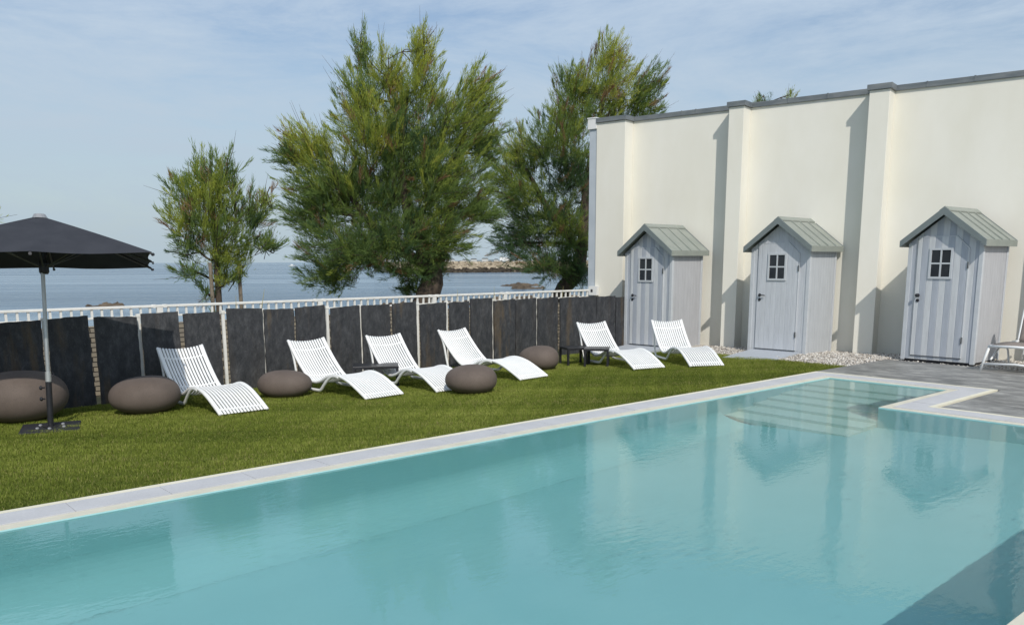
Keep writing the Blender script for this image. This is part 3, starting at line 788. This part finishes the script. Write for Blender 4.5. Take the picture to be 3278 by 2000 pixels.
CH = [((3.857, 8.960), 1.24, 1.042, 'white slatted lounge chair nearest the parasol, between two brown pebble seats'),
      ((5.605, 8.784), 4.5, 1.0395, 'white slatted lounge chair left of the lone black table, its foot end in the open'),
      ((6.568, 8.608), -1.1, 1.0368, 'white slatted lounge chair with its foot hidden behind a brown pebble seat'),
      ((8.104, 8.746), 5.2, 1.0389, 'white slatted lounge chair directly behind the frontmost brown pebble seat'),
      ((10.082, 8.266), -14.9, 1.0316, 'white slatted lounge chair standing behind the two joined black tables'),
      ((10.902, 7.792), -29.7, 1.0243, 'white slatted lounge chair in front of the first striped cabin, nearest the gravel')]
for k, ((x, y), th, sc, lab) in enumerate(CH):
    o = chair0 if k == 0 else copy_tree(chair0)
    o.location = (x, y, lawn_z(y) + .004); o.rotation_euler = (0, 0, R(th)); o.scale = (sc,) * 3
    o['label'] = lab; o['category'] = 'lounge chair'; o['group'] = 'white slatted lounge chairs on the lawn'

# ------------------------------------------------------------------ pebble seats
def pebble(wd, dp, ht, seed, loc, rz, label):
    r = random.Random(seed); b = MB(); nu, nv = 40, 22; V = []; F = []
    ph = [r.uniform(0, 6.28) for _ in range(6)]
    for j in range(nv + 1):
        th = PI * j / nv
        for i in range(nu):
            ph_ = 2 * PI * i / nu
            cx, cy, cz = math.sin(th) * math.cos(ph_), math.sin(th) * math.sin(ph_), math.cos(th)
            ex = .86
            f = lambda v, e: math.copysign(abs(v) ** e, v)
            rr = math.sqrt(cx * cx + cy * cy)
            k = (rr ** .80 / rr) if rr > 1e-6 else 1
            x, y, z = cx * k, cy * k, f(cz, .92)
            d = 1 + .03 * math.sin(2 * ph_ + ph[0]) + .022 * math.sin(3 * ph_ + ph[1]) + .03 * x * math.cos(ph[2])
            z *= 1 + .09 * x * math.cos(ph[3]) + .06 * y * math.cos(ph[4])
            V.append((x * wd / 2 * d, y * dp / 2 * d, ht * .48 + z * ht * .52 * (1 if z > 0 else .93)))
    for j in range(nv):
        for i in range(nu):
            i2 = (i + 1) % nu; F.append((j * nu + i, (j + 1) * nu + i, (j + 1) * nu + i2, j * nu + i2))
    b.add(V, F); o = b.build('pebble_seat', M['boulder'], smooth=True)
    o.location = loc; o.rotation_euler = (0, 0, rz)
    tag(o, label, 'garden seat', 'brown pebble seats on the lawn')
def P_(x, y, dz=-.012): return (x, y, lawn_z(y) + dz)
pebble(.93, .86, .555, 1, P_(1.955, 10.46), R(-20), 'largest brown pebble seat, standing right behind the parasol pole')
pebble(.785, .62, .425, 2, P_(3.10, 9.93), R(-8), 'brown pebble seat between the parasol and the first lounge chair')
pebble(.66, .58, .345, 3, P_(4.84, 9.92), R(-24), 'brown pebble seat between the first and second lounge chairs')
pebble(.645, .60, .368, 4, P_(6.61, 8.32), R(-35), 'frontmost brown pebble seat, covering the foot of a lounge chair')
pebble(.65, .58, .385, 5, P_(9.02, 9.63), R(-40), 'brown pebble seat against the slates, left of the joined black tables')

# ------------------------------------------------------------------ black side tables
def table(L_, D_, H_, loc, rz, label, group):
    t = thing('side_table', label, 'side table', loc, rz, group)
    b = MB(); b.box((-L_ / 2, -D_ / 2, H_ - .035), (L_ / 2, D_ / 2, H_)); b.build('table_top', M['blackm'], t, bevel=.004)
    for sx in (-1, 1):
        for sy in (-1, 1):
            b = MB(); b.cbox((sx * (L_ / 2 - .018), sy * (D_ / 2 - .018), (H_ - .035) / 2), (.034, .034, H_ - .036)); b.build('leg', M['blackm'], t)
    return t
table(.62, .40, .29, (6.20, 9.93, lawn_z(9.9)), R(-32), 'black metal side table behind the second lounge chair', 'black side tables')
table(.40, .40, .29, (10.00, 9.30, lawn_z(9.3)), R(-50), 'black metal side table in front of its twin, by the fifth lounge chair', 'black side tables')
table(.40, .40, .288, (9.93, 9.74, lawn_z(9.7)), R(-24), 'black metal side table half hidden behind its twin near the slates', 'black side tables')

# ------------------------------------------------------------------ parasol
UM = thing('parasol', 'square charcoal parasol on a silver pole with a black base plate', 'parasol', (2.037, 9.596, lawn_z(9.596)), R(-18), None, 1.05)
lean = Matrix.Rotation(R(-2.6), 4, 'X') @ Matrix.Rotation(R(2.2), 4, 'Y')
b = MB(); b.box((-.26, -.26, -.005), (.26, .26, .012), None, Matrix.Rotation(R(2), 4, 'Z')); bp_ = b.build('base_plate', M['blackplate'], UM, bevel=.003)
for (x, y) in ((-.11, -.07), (0, -.12), (.12, -.06), (.1, .1), (-.1, .1)):
    b = MB(); b.lathe([(.017, .012), (.017, .02), (.010, .026), (.003, .028)], 10, None, Matrix.Translation((x, y, 0))); b.build('bolt', M['steel'], bp_)
b = MB(); b.tube([(0, 0, .012), (0, 0, .46)], .028, 16, None, lean); b.lathe([(.07, .012), (.07, .018), (.036, .022)], 16, None, lean); sv = b.build('sleeve', M['blackm'], UM, smooth=False)
for z in (.40, .29):
    b = MB(); b.tube([(-.034, -.005, z), (-.06, -.012, z)], .008, 8, None, lean); b.lathe([(.006, 0), (.019, .004), (.021, .016), (.014, .026), (.004, .028)], 12, None, lean @ Matrix.Translation((-.055, -.012, z)) @ Matrix.Rotation(R(-90), 4, 'Y')); b.build('knob', M['blackm'], sv)
b = MB(); b.tube([(0, 0, .46), (0, 0, .555)], .0275, 16, None, lean); cl = b.build('collar', M['steel'], UM)
b = MB(); b.tube([(0, 0, .555), (0, 0, 1.56)], .0185, 16, None, lean); b.build('pole', M['alu'], UM)
b = MB(); b.tube([(.03, 0, .50), (.05, .0, .52), (.05, 0, .54), (.034, 0, .55)], .005, 6, None, lean); b.build('clip', M['hw'], cl)
# canopy in its own leaned frame
top = 2.055; ez_ = 1.635; hs = .97
CT = Matrix.Rotation(R(-4.4), 4, 'X') @ Matrix.Rotation(R(.5), 4, 'Y')
piv = Vector((.07, .09, 0))
def ctp(p): return CT @ (Vector(p) - Vector((0, 0, 1.56))) + Vector((0, 0, 1.56)) + piv
b = MB(); nq = 12; V = [ctp((0, 0, top))]; F = []
per = []
for sd in range(4):
    for i in range(nq):
        t = -1 + 2 * i / nq
        per.append([(1, t), (-t, 1), (-1, -t), (t, -1)][sd])
npz = len(per); nr = 14
for k in range(1, nr + 1):
    m_ = k / nr
    for (u, v) in per:
        t_ = min(abs(u), abs(v)); scl = 4 * t_ * (1 - t_)          # cloth pulled in between the ribs
        pull = .035 * scl * m_ ** 3
        x, y = u * m_ * hs * (1 - pull), v * m_ * hs * (1 - pull)
        z = top - (top - ez_) * (.93 * m_ + .07 * m_ * m_) - .014 * scl * m_ + .004 * math.sin(9 * m_ + 5 * u) * scl
        V.append(ctp((x, y, z)))
for k in range(nr):
    for i in range(npz):
        i2 = (i + 1) % npz
        if k == 0: F.append((0, 1 + i, 1 + i2))
        else: F.append((1 + (k - 1) * npz + i, 1 + k * npz + i, 1 + k * npz + i2, 1 + (k - 1) * npz + i2))
b.add(V, F); cn_ = b.build('canopy', M['canvas'], UM)
sm_ = cn_.modifiers.new('cloth', 'SOLIDIFY'); sm_.thickness = .003; sm_.offset = -1
b = MB(); b.lathe([(.07, top - .022), (.062, top - .008), (.05, top + .014), (.044, top + .018), (.01, top + .02)], 16); b.v = [tuple(ctp(p)) for p in b.v]; b.build('cap', M['capgrey'], cn_)
hub = MB(); hub.lathe([(.034, 1.50), (.045, 1.52), (.045, 1.60), (.03, 1.64), (.028, 1.95)], 14); hub.v = [tuple(ctp(p)) for p in hub.v]; hb = hub.build('hub', M['blackm'], UM)
for k in range(8):
    an = k * PI / 4 + PI / 4; rr = hs * (math.sqrt(2) if k % 2 == 0 else 1.0) * 1.0
    e0 = Vector((math.cos(an) * rr, math.sin(an) * rr, ez_ - .012)); c0 = Vector((0, 0, top - .03))
    rib = MB(); rib.tube([ctp(c0), ctp(c0.lerp(e0, .5) - Vector((0, 0, .008))), ctp(e0 - Vector((0, 0, .004)))], .010, 6); rb = rib.build('rib', M['rib'], UM)
    st = MB(); st.tube([ctp((math.cos(an) * .04, math.sin(an) * .04, 1.57)), ctp(c0.lerp(e0, .5) - Vector((0, 0, .016)))], .008, 6); st.build('strut', M['rib'], rb)
    tp = MB(); tp.tube([ctp(e0 - Vector((0, 0, .012))), ctp(e0 * 1.0 + Vector((math.cos(an) * .018, math.sin(an) * .018, -.01)))], .014, 8); tp.build('rib_tip', M['hw'], rb)

# ------------------------------------------------------------------ sun lounger at the right edge
LG = thing('sun_lounger', 'white framed sun lounger with taupe fabric on the deck beside the striped cabin', 'sun lounger', (13.12, 4.17, 0), R(0))
yl, yr = .36, -.36; zs = .365
for yy in (yl, yr):
    b = MB(); b.tube([(.02, yy, zs), (.5, yy, zs), (.95, yy, zs), (1.75, yy, zs + .01)], .017, 8, None, None); b.build('side_rail', M['whitep'], LG, smooth=True)
b = MB(); b.tube([(.02, yl, zs), (.02, 0, zs + .008), (.02, yr, zs)], .02, 8); b.build('end_rail', M['whitep'], LG, smooth=True)
for sx in (0, 1):
    x0 = .03 if sx == 0 else 1.62; dx = -.02 if sx == 0 else .05
    for yy, s in ((yl, 1), (yr, -1)):
        b = MB(); b.tube([(x0, yy - s * .005, zs), (x0 + dx * .5, yy + s * .045, zs * .5), (x0 + dx, yy + s * .085, .0)], [.019, .018, .017], 8); b.build('leg', M['whitep'], LG, smooth=True)
    b = MB(); b.tube([(x0 + dx * .6, yl + .058, .105), (x0 + dx * .6, 0, .128), (x0 + dx * .6, yr - .058, .105)], .0165, 8); b.build('stretcher', M['whitep'], LG, smooth=True)
for yy in (yl - .03, yr + .03):
    b = MB(); b.tube(catmull([(.04, yy, .17), (.30, yy, .31), (.5, yy, .335), (.68, yy, .28), (.80, yy, .02)], 5), .014, 8); b.build('arch_leg', M['whitep'], LG, smooth=True)
b = MB(); V = []
for i in range(9):
    for j in range(5):
        V.append((.03 + .80 * i / 8, yl - .01 - (yl - yr - .02) * j / 4, zs + .014 + .012 * math.sin(PI * i / 8) - .008 * math.sin(PI * j / 4)))
b.add(V, [(i * 5 + j, i * 5 + j + 1, (i + 1) * 5 + j + 1, (i + 1) * 5 + j) for i in range(8) for j in range(4)])
o = b.build('seat_fabric', M['taupe'], LG, smooth=True); mo = o.modifiers.new('t', 'SOLIDIFY'); mo.thickness = .006
# raised back, rounded top
bx = .79
hb_ = []
def bk(u, v): return (bx + .20 * v, u * .235 * math.sqrt(max(0, 1 - max(0, v - .72) ** 2 / .28 ** 2 * .55)), zs + .02 + .66 * v)
b = MB(); V = [bk(-1 + 2 * i / 8, j / 10) for j in range(11) for i in range(9)]
b.add(V, [(j * 9 + i, j * 9 + i + 1, (j + 1) * 9 + i + 1, (j + 1) * 9 + i) for j in range(10) for i in range(8)])
o = b.build('backrest', M['taupe'], LG, smooth=True); mo = o.modifiers.new('t', 'SOLIDIFY'); mo.thickness = .008
b = MB(); edge = [bk(1, j / 10) for j in range(11)] + [bk(1 - 2 * i / 8, 1) for i in range(1, 9)] + [bk(-1, 1 - j / 10) for j in range(1, 11)]
b.tube(edge, .014, 8); b.build('backrest_frame', M['whitep'], LG, smooth=True)
for yy in (.235, -.235):
    b = MB(); b.cbox((bx - .03, yy, zs + .03), (.07, .035, .03)); b.build('hinge_block', M['whitep'], LG, bevel=.008)

# ------------------------------------------------------------------ trees
def make_tree(name, label, cat, loc, lobes, trunks, dens, group, depth=.9, seed=1, plume=(.22, .46), rust=.05, wood=True, lowdark=0.0, thin=.0, drop=.0):
    r = np.random.default_rng(seed)
    zt_ = max(l[1] + l[3] for l in lobes)
    lobes = [(l[0], l[1] - np.interp(l[1], [zt_ - 3, zt_ - .8], [0, drop]), l[2] * np.interp(l[1], [zt_ - 4, zt_ - 2.5], [1, .86]), l[3] * .95) for l in lobes]
    t = thing(name, label, cat, loc, 0, group)
    nv, uv = np.array(VN), np.array(VU); zv = np.array([0, 0, 1.])
    cu = sum(l[0] * l[2] * l[3] for l in lobes) / sum(l[2] * l[3] for l in lobes)
    zmid = sum(l[1] * l[2] * l[3] for l in lobes) / sum(l[2] * l[3] for l in lobes)
    zmax = max(l[1] + l[3] for l in lobes)
    V = []; F = []; TI = []; off = 0
    wb = MB(); stem_pts = []
    for (u0, z0, ru, rz) in lobes:
        n = max(6, int(dens * PI * ru * rz * np.interp(z0, [zmid - .5, zmid + 1], [1, .72])))
        p = r.normal(0, 1, (n, 3)); p /= np.linalg.norm(p, axis=1)[:, None]; p *= (r.random((n, 1)) ** .42)
        dd = min(max(ru, .35), 1.1) * depth
        lay = r.normal(0, .30) * dd
        U = u0 + p[:, 0] * ru * .97; Z = z0 - .07 + p[:, 2] * rz * .97; Dp = lay + p[:, 1] * dd
        P = U[:, None] * uv + Dp[:, None] * nv + Z[:, None] * zv
        # plume direction: away from the tree's axis and upwards, drooping a little low down
        o_ = (U - cu)[:, None] * uv * .34 + Dp[:, None] * nv * .34
        upw = np.interp(Z, [zmid - 1.6, zmid, zmax], [.15, .55, 1.0])
        dr = o_ + upw[:, None] * zv + p * .35 + r.normal(0, .22, (n, 3))
        dr /= np.linalg.norm(dr, axis=1)[:, None]
        ln = r.uniform(plume[0], plume[1], n) * (1 + .15 * (Z > zmax - 1.2))
        tint = np.clip(r.normal(.42, .13, n) + .10 * (Z - zmid) / max(zmax - zmid, .1) - lowdark * (Z < zmid) + r.normal(0, .13), .02, .80)  # crown shade put into leaf colour: plumes darker low down, lighter on top
        edge = (np.linalg.norm(p, axis=1) > .80)
        ru_ = (r.random(n) < rust * np.where(edge, 1.7, .4) * np.interp(Z, [zmid - .5, zmax], [.5, 1.6]))
        tint[ru_] = r.uniform(.87, 1, ru_.sum())
        for k in range(n):
            nb = int(r.integers(36, 56))
            if thin and r.random() < thin: nb //= 2
            tt = r.random(nb) ** .8
            if edge[k] and r.random() < .6:      # sprigs that stand out of the crown
                base = P[k] + dr[k] * ((tt * 1.15 - .42) * ln[k])[:, None] + r.normal(0, .012, (nb, 3))
                d2 = dr[k] * 1.15 + np.array([0, 0, .12]) + r.normal(0, .26, (nb, 3))
            else:
                base = P[k] + dr[k] * ((tt - .62) * ln[k])[:, None] + r.normal(0, .04, (nb, 3))
                d2 = dr[k] + np.array([0, 0, .15]) + r.normal(0, .45, (nb, 3)); d2 /= np.linalg.norm(d2, axis=1)[:, None]
            l2 = r.uniform(.08, .20, nb) * (1 - .45 * tt)
            wdt = r.uniform(.0034, .0068, nb)
            sd = np.cross(d2, r.normal(0, 1, (nb, 3))); sd /= np.linalg.norm(sd, axis=1)[:, None]
            tip = base + d2 * l2[:, None] + np.array([0, 0, .02]) * r.random((nb, 1))
            mid = base + d2 * (l2 * .5)[:, None] + r.normal(0, .008, (nb, 3))
            q = np.stack([base, mid - sd * wdt[:, None], tip, mid + sd * wdt[:, None]], 1).reshape(-1, 3)
            V.append(q); F.append((np.arange(nb) * 4)[:, None] + np.array([[0, 1, 2, 3]]) + off); off += nb * 4
            TI.append(np.repeat(np.clip(tint[k] + r.normal(0, .035, nb), 0, 1) if tint[k] < .82 else np.clip(tint[k] + r.normal(0, .02, nb), .86, 1), 4))
        # a few whippy bare shoots at the top and sides
        for k in range(max(1, int(n * .14))):
            j = int(r.integers(0, n)); e = P[j] + dr[j] * ln[j] * 1.25 + r.normal(0, .04, 3)
            wb.tube([P[j] - dr[j] * .3, P[j] + dr[j] * ln[j] * .4 + r.normal(0, .02, 3), e], [.006, .004, .0015], 4)
        stem_pts.append((u0, z0, lay, ru, rz, P, dr))
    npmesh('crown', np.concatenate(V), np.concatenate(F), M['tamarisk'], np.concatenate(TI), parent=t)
    # trunk(s), limbs to each lobe, branchlets to some plumes
    tm = []
    for tr in trunks:
        pts = [np.array(tr_[0]) if not isinstance(tr_[0], (int, float)) else tr_[0] * uv + tr_[1] * nv + tr_[2] * zv for tr_ in tr]
        rad = [tr_[3] for tr_ in tr]
        cp = catmull([tuple(p_) for p_ in pts], 4); rr = np.interp(np.linspace(0, 1, len(cp)), np.linspace(0, 1, len(rad)), rad)
        wb.tube(cp, list(rr), 9); tm += [(c, q) for c, q in zip(cp, rr)]
    for (u0, z0, lay, ru, rz, P, dr) in stem_pts:
        c = u0 * uv + lay * nv + z0 * zv
        cand = [(np.linalg.norm(c - q) + 1.2 * max(0, q[2] - c[2] + .15), q, rr) for q, rr in tm if q[2] > trunks[0][0][2] + .5] or [(0, tm[-1][0], tm[-1][1])]
        _, q, rr = min(cand, key=lambda a: a[0])
        r1 = max(.010, min(rr * .5, .045)); mid = (q + c) / 2 + r.normal(0, .10, 3) + np.array([0, 0, -.06])
        cp = catmull([q, mid, c, c + np.array([0, 0, rz * .6]) + (u0 - cu) * uv * .08], 4)
        rad = np.linspace(r1, .010, len(cp)); wb.tube(cp, list(rad), 6); tm += [(a, b_) for a, b_ in list(zip(cp, rad))[3:]]
        for k in range(int(4 + 9 * ru * rz)):
            j = int(r.integers(0, len(P))); s_ = cp[int(r.integers(3, len(cp)))]
            wb.tube([s_, (s_ + P[j]) / 2 + r.normal(0, .05, 3), P[j], P[j] + dr[j] * .25], [.012, .009, .006, .002], 4)
    wb.build('trunk', M['bark'], t, smooth=True)
    return t
GT = 'tamarisk trees behind the railing'
BIG = [(-1.12, 6.65, .24, .51), (-.58, 6.21, .34, .51), (.11, 6.61, .38, .55), (-.03, 5.8, .77, .6), (-1.15, 5.72, .64, .6), (1.25, 5.71, .52, .69), (.9, 5.06, .78, .69), (-1.01, 4.82, .95, .78), (-.15, 4.56, 1.13, .96), (-2.33, 4.49, .74, .52), (-2.77, 4.32, .39, .26), (-1.93, 3.73, 1.05, .7), (-.71, 3.47, 1.32, .88), (.62, 3.72, .96, .96), (1.41, 4.64, .43, .52), (-2.22, 3.13, .79, .53), (-1.63, 2.35, 1.07, .62), (-.47, 2.43, 1.15, .71), (.51, 2.6, .62, .62), (-2.01, 1.74, .63, .36), (-.04, 1.82, .63, .27), (1.31, 3.12, .53, .31), (-.32, 1.47, .31, .18)]
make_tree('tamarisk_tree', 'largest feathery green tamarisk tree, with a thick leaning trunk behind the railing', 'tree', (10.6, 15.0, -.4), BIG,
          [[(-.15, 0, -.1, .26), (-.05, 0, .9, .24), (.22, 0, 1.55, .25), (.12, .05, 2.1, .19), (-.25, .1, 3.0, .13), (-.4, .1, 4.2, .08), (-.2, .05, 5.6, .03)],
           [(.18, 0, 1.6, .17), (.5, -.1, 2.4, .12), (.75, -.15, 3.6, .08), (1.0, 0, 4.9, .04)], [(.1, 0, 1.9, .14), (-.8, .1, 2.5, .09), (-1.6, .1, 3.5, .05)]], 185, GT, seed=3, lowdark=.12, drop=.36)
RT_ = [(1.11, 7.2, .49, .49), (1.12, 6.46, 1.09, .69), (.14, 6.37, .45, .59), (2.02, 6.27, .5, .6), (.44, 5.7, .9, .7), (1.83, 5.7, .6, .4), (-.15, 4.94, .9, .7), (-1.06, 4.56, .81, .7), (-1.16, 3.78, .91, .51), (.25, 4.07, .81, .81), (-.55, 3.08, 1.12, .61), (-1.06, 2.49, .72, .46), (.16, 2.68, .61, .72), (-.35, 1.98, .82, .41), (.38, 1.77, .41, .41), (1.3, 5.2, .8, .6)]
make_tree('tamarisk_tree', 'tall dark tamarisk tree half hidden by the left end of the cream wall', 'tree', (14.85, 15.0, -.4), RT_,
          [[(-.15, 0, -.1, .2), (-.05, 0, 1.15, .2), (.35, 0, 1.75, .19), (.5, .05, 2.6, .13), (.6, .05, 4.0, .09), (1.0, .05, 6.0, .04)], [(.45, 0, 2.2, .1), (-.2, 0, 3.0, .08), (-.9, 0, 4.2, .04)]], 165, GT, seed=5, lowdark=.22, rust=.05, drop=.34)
SAP = [(-.01, 3.69, .28, .39), (.38, 3.69, .28, .35), (-.32, 3.41, .43, .28), (.17, 3.27, .64, .43), (-.42, 2.93, .36, .36), (.21, 2.72, .65, .43), (.73, 3.06, .36, .36), (1.03, 3.27, .14, .25), (-.39, 2.44, .36, .25), (.25, 2.22, .58, .25), (.84, 2.5, .36, .22), (1.05, 2.43, .18, .09), (-.35, 1.94, .33, .14), (.26, 1.87, .36, .15), (-.09, 1.51, .18, .15)]
make_tree('tamarisk_tree', 'small young tamarisk tree held between two wooden stakes', 'tree', (5.85, 14.6, -.4), SAP,
          [[(.09, 0, -.1, .06), (.09, 0, 1.4, .055), (.1, 0, 2.2, .045), (.08, 0, 3.0, .025), (.1, 0, 3.7, .012)]], 150, GT, seed=8, plume=(.16, .36), drop=.14, rust=.04)
make_tree('tamarisk_tree', 'tamarisk at the left picture edge showing only its wispy branch tips', 'tree', (2.2, 15.5, -.4), [(.42, 2.85, .25, .30), (.26, 3.15, .30, .25), (.2, 2.5, .32, .32), (-.2, 2.8, .38, .5), (-.7, 3.0, .7, .8)],
          [[(-.2, 0, -.1, .1), (-.2, 0, 1.5, .09), (-.1, 0, 2.8, .05)]], 60, GT, seed=9)
make_tree('tamarisk_tree', 'tamarisk behind the cream wall with only its topmost tips over the coping', 'tree', (22.5, 15.0, -.4), [(.5, 6.70, .16, .2), (.33, 6.64, .12, .16), (1.22, 6.80, .13, .22), (.92, 5.9, .74, .37)],
          [[(1.0, 0, -.1, .16), (1.0, 0, 3.0, .13), (.95, 0, 6.0, .05)]], 46, GT, seed=10)
for k, (p, h, lab) in enumerate([((5.77, 14.45), 1.95, 'left wooden stake beside the young tamarisk trunk'), ((6.28, 14.45), 1.98, 'right wooden stake standing apart from the young tamarisk trunk')]):
    b = MB(); b.tube([(0, 0, -.1), (.004, 0, h * .5), (.0, 0, h)], [.036, .034, .032], 8); o = b.build('tree_stake', M['wood'], smooth=True)
    o.location = (p[0], p[1], -.35); tag(o, lab, 'stake', 'wooden stakes by the young tree')

# ------------------------------------------------------------------ rocks in the sea, breakwater, far shore, boats
def outcrop(loc, sx, sy, h, seed, label):
    r = np.random.default_rng(seed); b = MB(); nu, nv = 46, 22; V = []; F = []
    ph = r.uniform(0, 6.28, 12)
    for j in range(nv + 1):
        for i in range(nu + 1):
            u, v = -1 + 2 * i / nu, -1 + 2 * j / nv
            q = max(0.0, 1 - (abs(u) ** 2.2 + abs(v) ** 2.2))
            n_ = .55 + .22 * math.sin(4 * u + ph[0]) + .16 * math.sin(9 * u + 3 * v + ph[1]) + .12 * math.sin(17 * u - 5 * v + ph[2]) + .10 * math.sin(7 * v + ph[3]) + r.uniform(-.09, .09)
            V.append((u * sx, v * sy, -.8 + (h + .8) * min(1, q * 2.2) ** .5 * (.45 + .55 * max(.1, n_)) if q > 0 else -1.2))
    for j in range(nv):
        for i in range(nu):
            a = j * (nu + 1) + i; F.append((a, a + 1, a + nu + 2, a + nu + 1))
    b.add(V, F); o = b.build('sea_rock', M['searock']); o.location = loc; o.rotation_euler = (0, 0, math.atan2(VU.y, VU.x))
    tag(o, label, 'rock', 'rocks in the sea')
outcrop((97, 106.5, -3), 3.4, 2.2, .62, 1, 'low brown rock in the sea nearest the right tamarisk trunk')
outcrop((107, 119, -3), 4.6, 2.6, .6, 2, 'long flat rock farther out, behind the low brown rock')
outcrop((27.2, 97.8, -3), 2.6, 1.2, .42, 3, 'small brown rock in the sea above the railing near the parasol')
outcrop((58, 72, -3), 4.5, 2.2, .7, 4, 'dark rock just above the railing between the two large tamarisks')
outcrop((70, 73, -3), 5, 2.4, .7, 5, 'dark rock seen through the railing by the right tamarisk')
outcrop((46, 67, -3), 3.5, 2, .8, 6, 'dark rock seen through the railing under the largest tamarisk')
# breakwater of tumbled stones
A = np.array([196., 300.]); B = np.array([330., 236.]); nst = 5200
tt = rng.random(nst); vv = rng.random(nst)
zz = -3.4 + vv * 4.6
pos = A + (B - A) * tt[:, None] + np.array([-.43, -.9]) * ((1 - vv) * 7.5)[:, None] + rng.normal(0, .4, (nst, 2))
bt = np.where(vv < .42, rng.normal(.12, .08, nst), rng.normal(.62, .18, nst))
m, nt2, out2 = newmat('breakwater_stone'); at = N(nt2, 'ShaderNodeAttribute'); at.attribute_name = 'tint'
rp = ramp(nt2, at, 'Fac', [(0, (.035, .03, .026)), (.3, (.10, .085, .065)), (.5, (.3, .25, .18)), (1, (.55, .47, .36))])
pb = N(nt2, 'ShaderNodeBsdfDiffuse'); L(nt2, rp, 'Color', pb, 'Color'); L(nt2, pb, 'BSDF', out2, 'Surface')
vI, fI = ico()
sz = rng.uniform(.5, 1.15, nst)
VV = vI[None] * (1 + rng.uniform(-.3, .3, (nst, 12, 1))) * sz[:, None, None] * np.array([1.2, 1, .7]) + np.concatenate([pos, zz[:, None]], 1)[:, None, :]
o = npmesh('breakwater', VV.reshape(-1, 3), (fI[None] + (np.arange(nst) * 12)[:, None, None]).reshape(-1, 3), m, np.repeat(np.clip(bt, 0, 1), 12))
tag(o, 'long bank of tumbled pale boulders along the far side of the water', 'breakwater', kind='stuff')
b = MB(); dn = np.array([.43, .9])
pl = [A + dn * 1.0, B + dn * 1.0, B + dn * 60, A + dn * 60]
b.slab([tuple(p) for p in pl], -4, 1.35); struct(b.build('headland', noisy('headland_grass', (.10, .12, .06), (.18, .17, .10), .2, .95)))
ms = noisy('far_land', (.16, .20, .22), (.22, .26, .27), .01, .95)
b = MB(); c0 = np.array([1000., 1560.]); dv = np.array([.74, -.67])
V = []; ns = 40; rr_ = random.Random(5)
for i in range(ns + 1):
    p = c0 + dv * (i * 42 - 100); hh = 4 + 5 * rr_.random() * math.sin(PI * i / ns)
    V += [(p[0], p[1], -4), (p[0] + 30, p[1] + 34, -3 + hh + 2), (p[0] + 160, p[1] + 180, -4)]
b.add(V, [(i * 3 + k, i * 3 + k + 1, i * 3 + k + 4, i * 3 + k + 3) for i in range(ns) for k in range(2)]); struct(b.build('far_shore', ms))
rh = random.Random(12)
for i in range(26):
    p = c0 + dv * (10 + i * 24 + rh.uniform(-8, 8)); wv, hv = rh.uniform(7, 14), rh.uniform(4, 6.5)
    b = MB(); b.box((-wv / 2, -4, 0), (wv / 2, 4, hv), M['housew']); b.prism([(-wv / 2 - .5, hv), (wv / 2 + .5, hv), (wv / 2 - 2, hv + 2.4), (-wv / 2 + 2, hv + 2.4)], -4.4, 4.4, M['zinc'])
    o = b.build('distant_house'); o.location = (p[0] + 20, p[1] + 22, .5); o.rotation_euler = (0, 0, math.atan2(dv[1], dv[0]))
    tag(o, 'tiny pale house on the far shore beyond the breakwater', 'house', 'houses on the far shore')
for i, (t_, lab) in enumerate([(.07, 'tiny white van parked on the breakwater, nearest the largest tamarisk'), (.34, 'tiny white van parked on the breakwater, nearer the right tamarisk')]):
    p = A + (B - A) * t_ + dn * 3
    b = MB(); b.box((-2.4, -.95, .35), (2.4, .95, 1.15), M['hopper']); b.prism([(-2.35, 1.15), (1.5, 1.15), (1.0, 2.0), (-2.3, 2.0)], -.9, .9, M['hopper'])
    for xx in (-1.5, 1.5):
        for yy in (-.95, .75): b.tube([(xx, yy, .36), (xx, yy + .2, .36)], .36, 10, M['hw'])
    o = b.build('parked_van'); o.location = (p[0], p[1], 1.36); o.rotation_euler = (0, 0, math.atan2(VU.y, VU.x)); tag(o, lab, 'van', 'vans on the breakwater')
# small white motor boat near the horizon
BT = thing('motor_boat', 'tiny white boat on the horizon between the young tree and the largest tree', 'boat', (470, 930, -3), math.atan2(VU.y, VU.x))
b = MB(); b.add([(-4, -1.2, .9), (2, -1.3, .9), (4.2, 0, 1.3), (2, 1.3, .9), (-4, 1.2, .9), (-3.8, -.8, -.2), (1.8, -.8, -.2), (3.4, 0, -.1), (1.8, .8, -.2), (-3.8, .8, -.2)],
               [(0, 1, 2, 3, 4), (0, 5, 6, 1), (1, 6, 7, 2), (2, 7, 8, 3), (3, 8, 9, 4), (4, 9, 5, 0), (9, 8, 7, 6, 5)]); b.build('hull', M['hopper'], BT)
b = MB(); b.prism([(-1.5, .9), (1.2, .9), (.6, 2.3), (-1.4, 2.3)], -.9, .9); b.build('cabin', M['hopper'], BT)
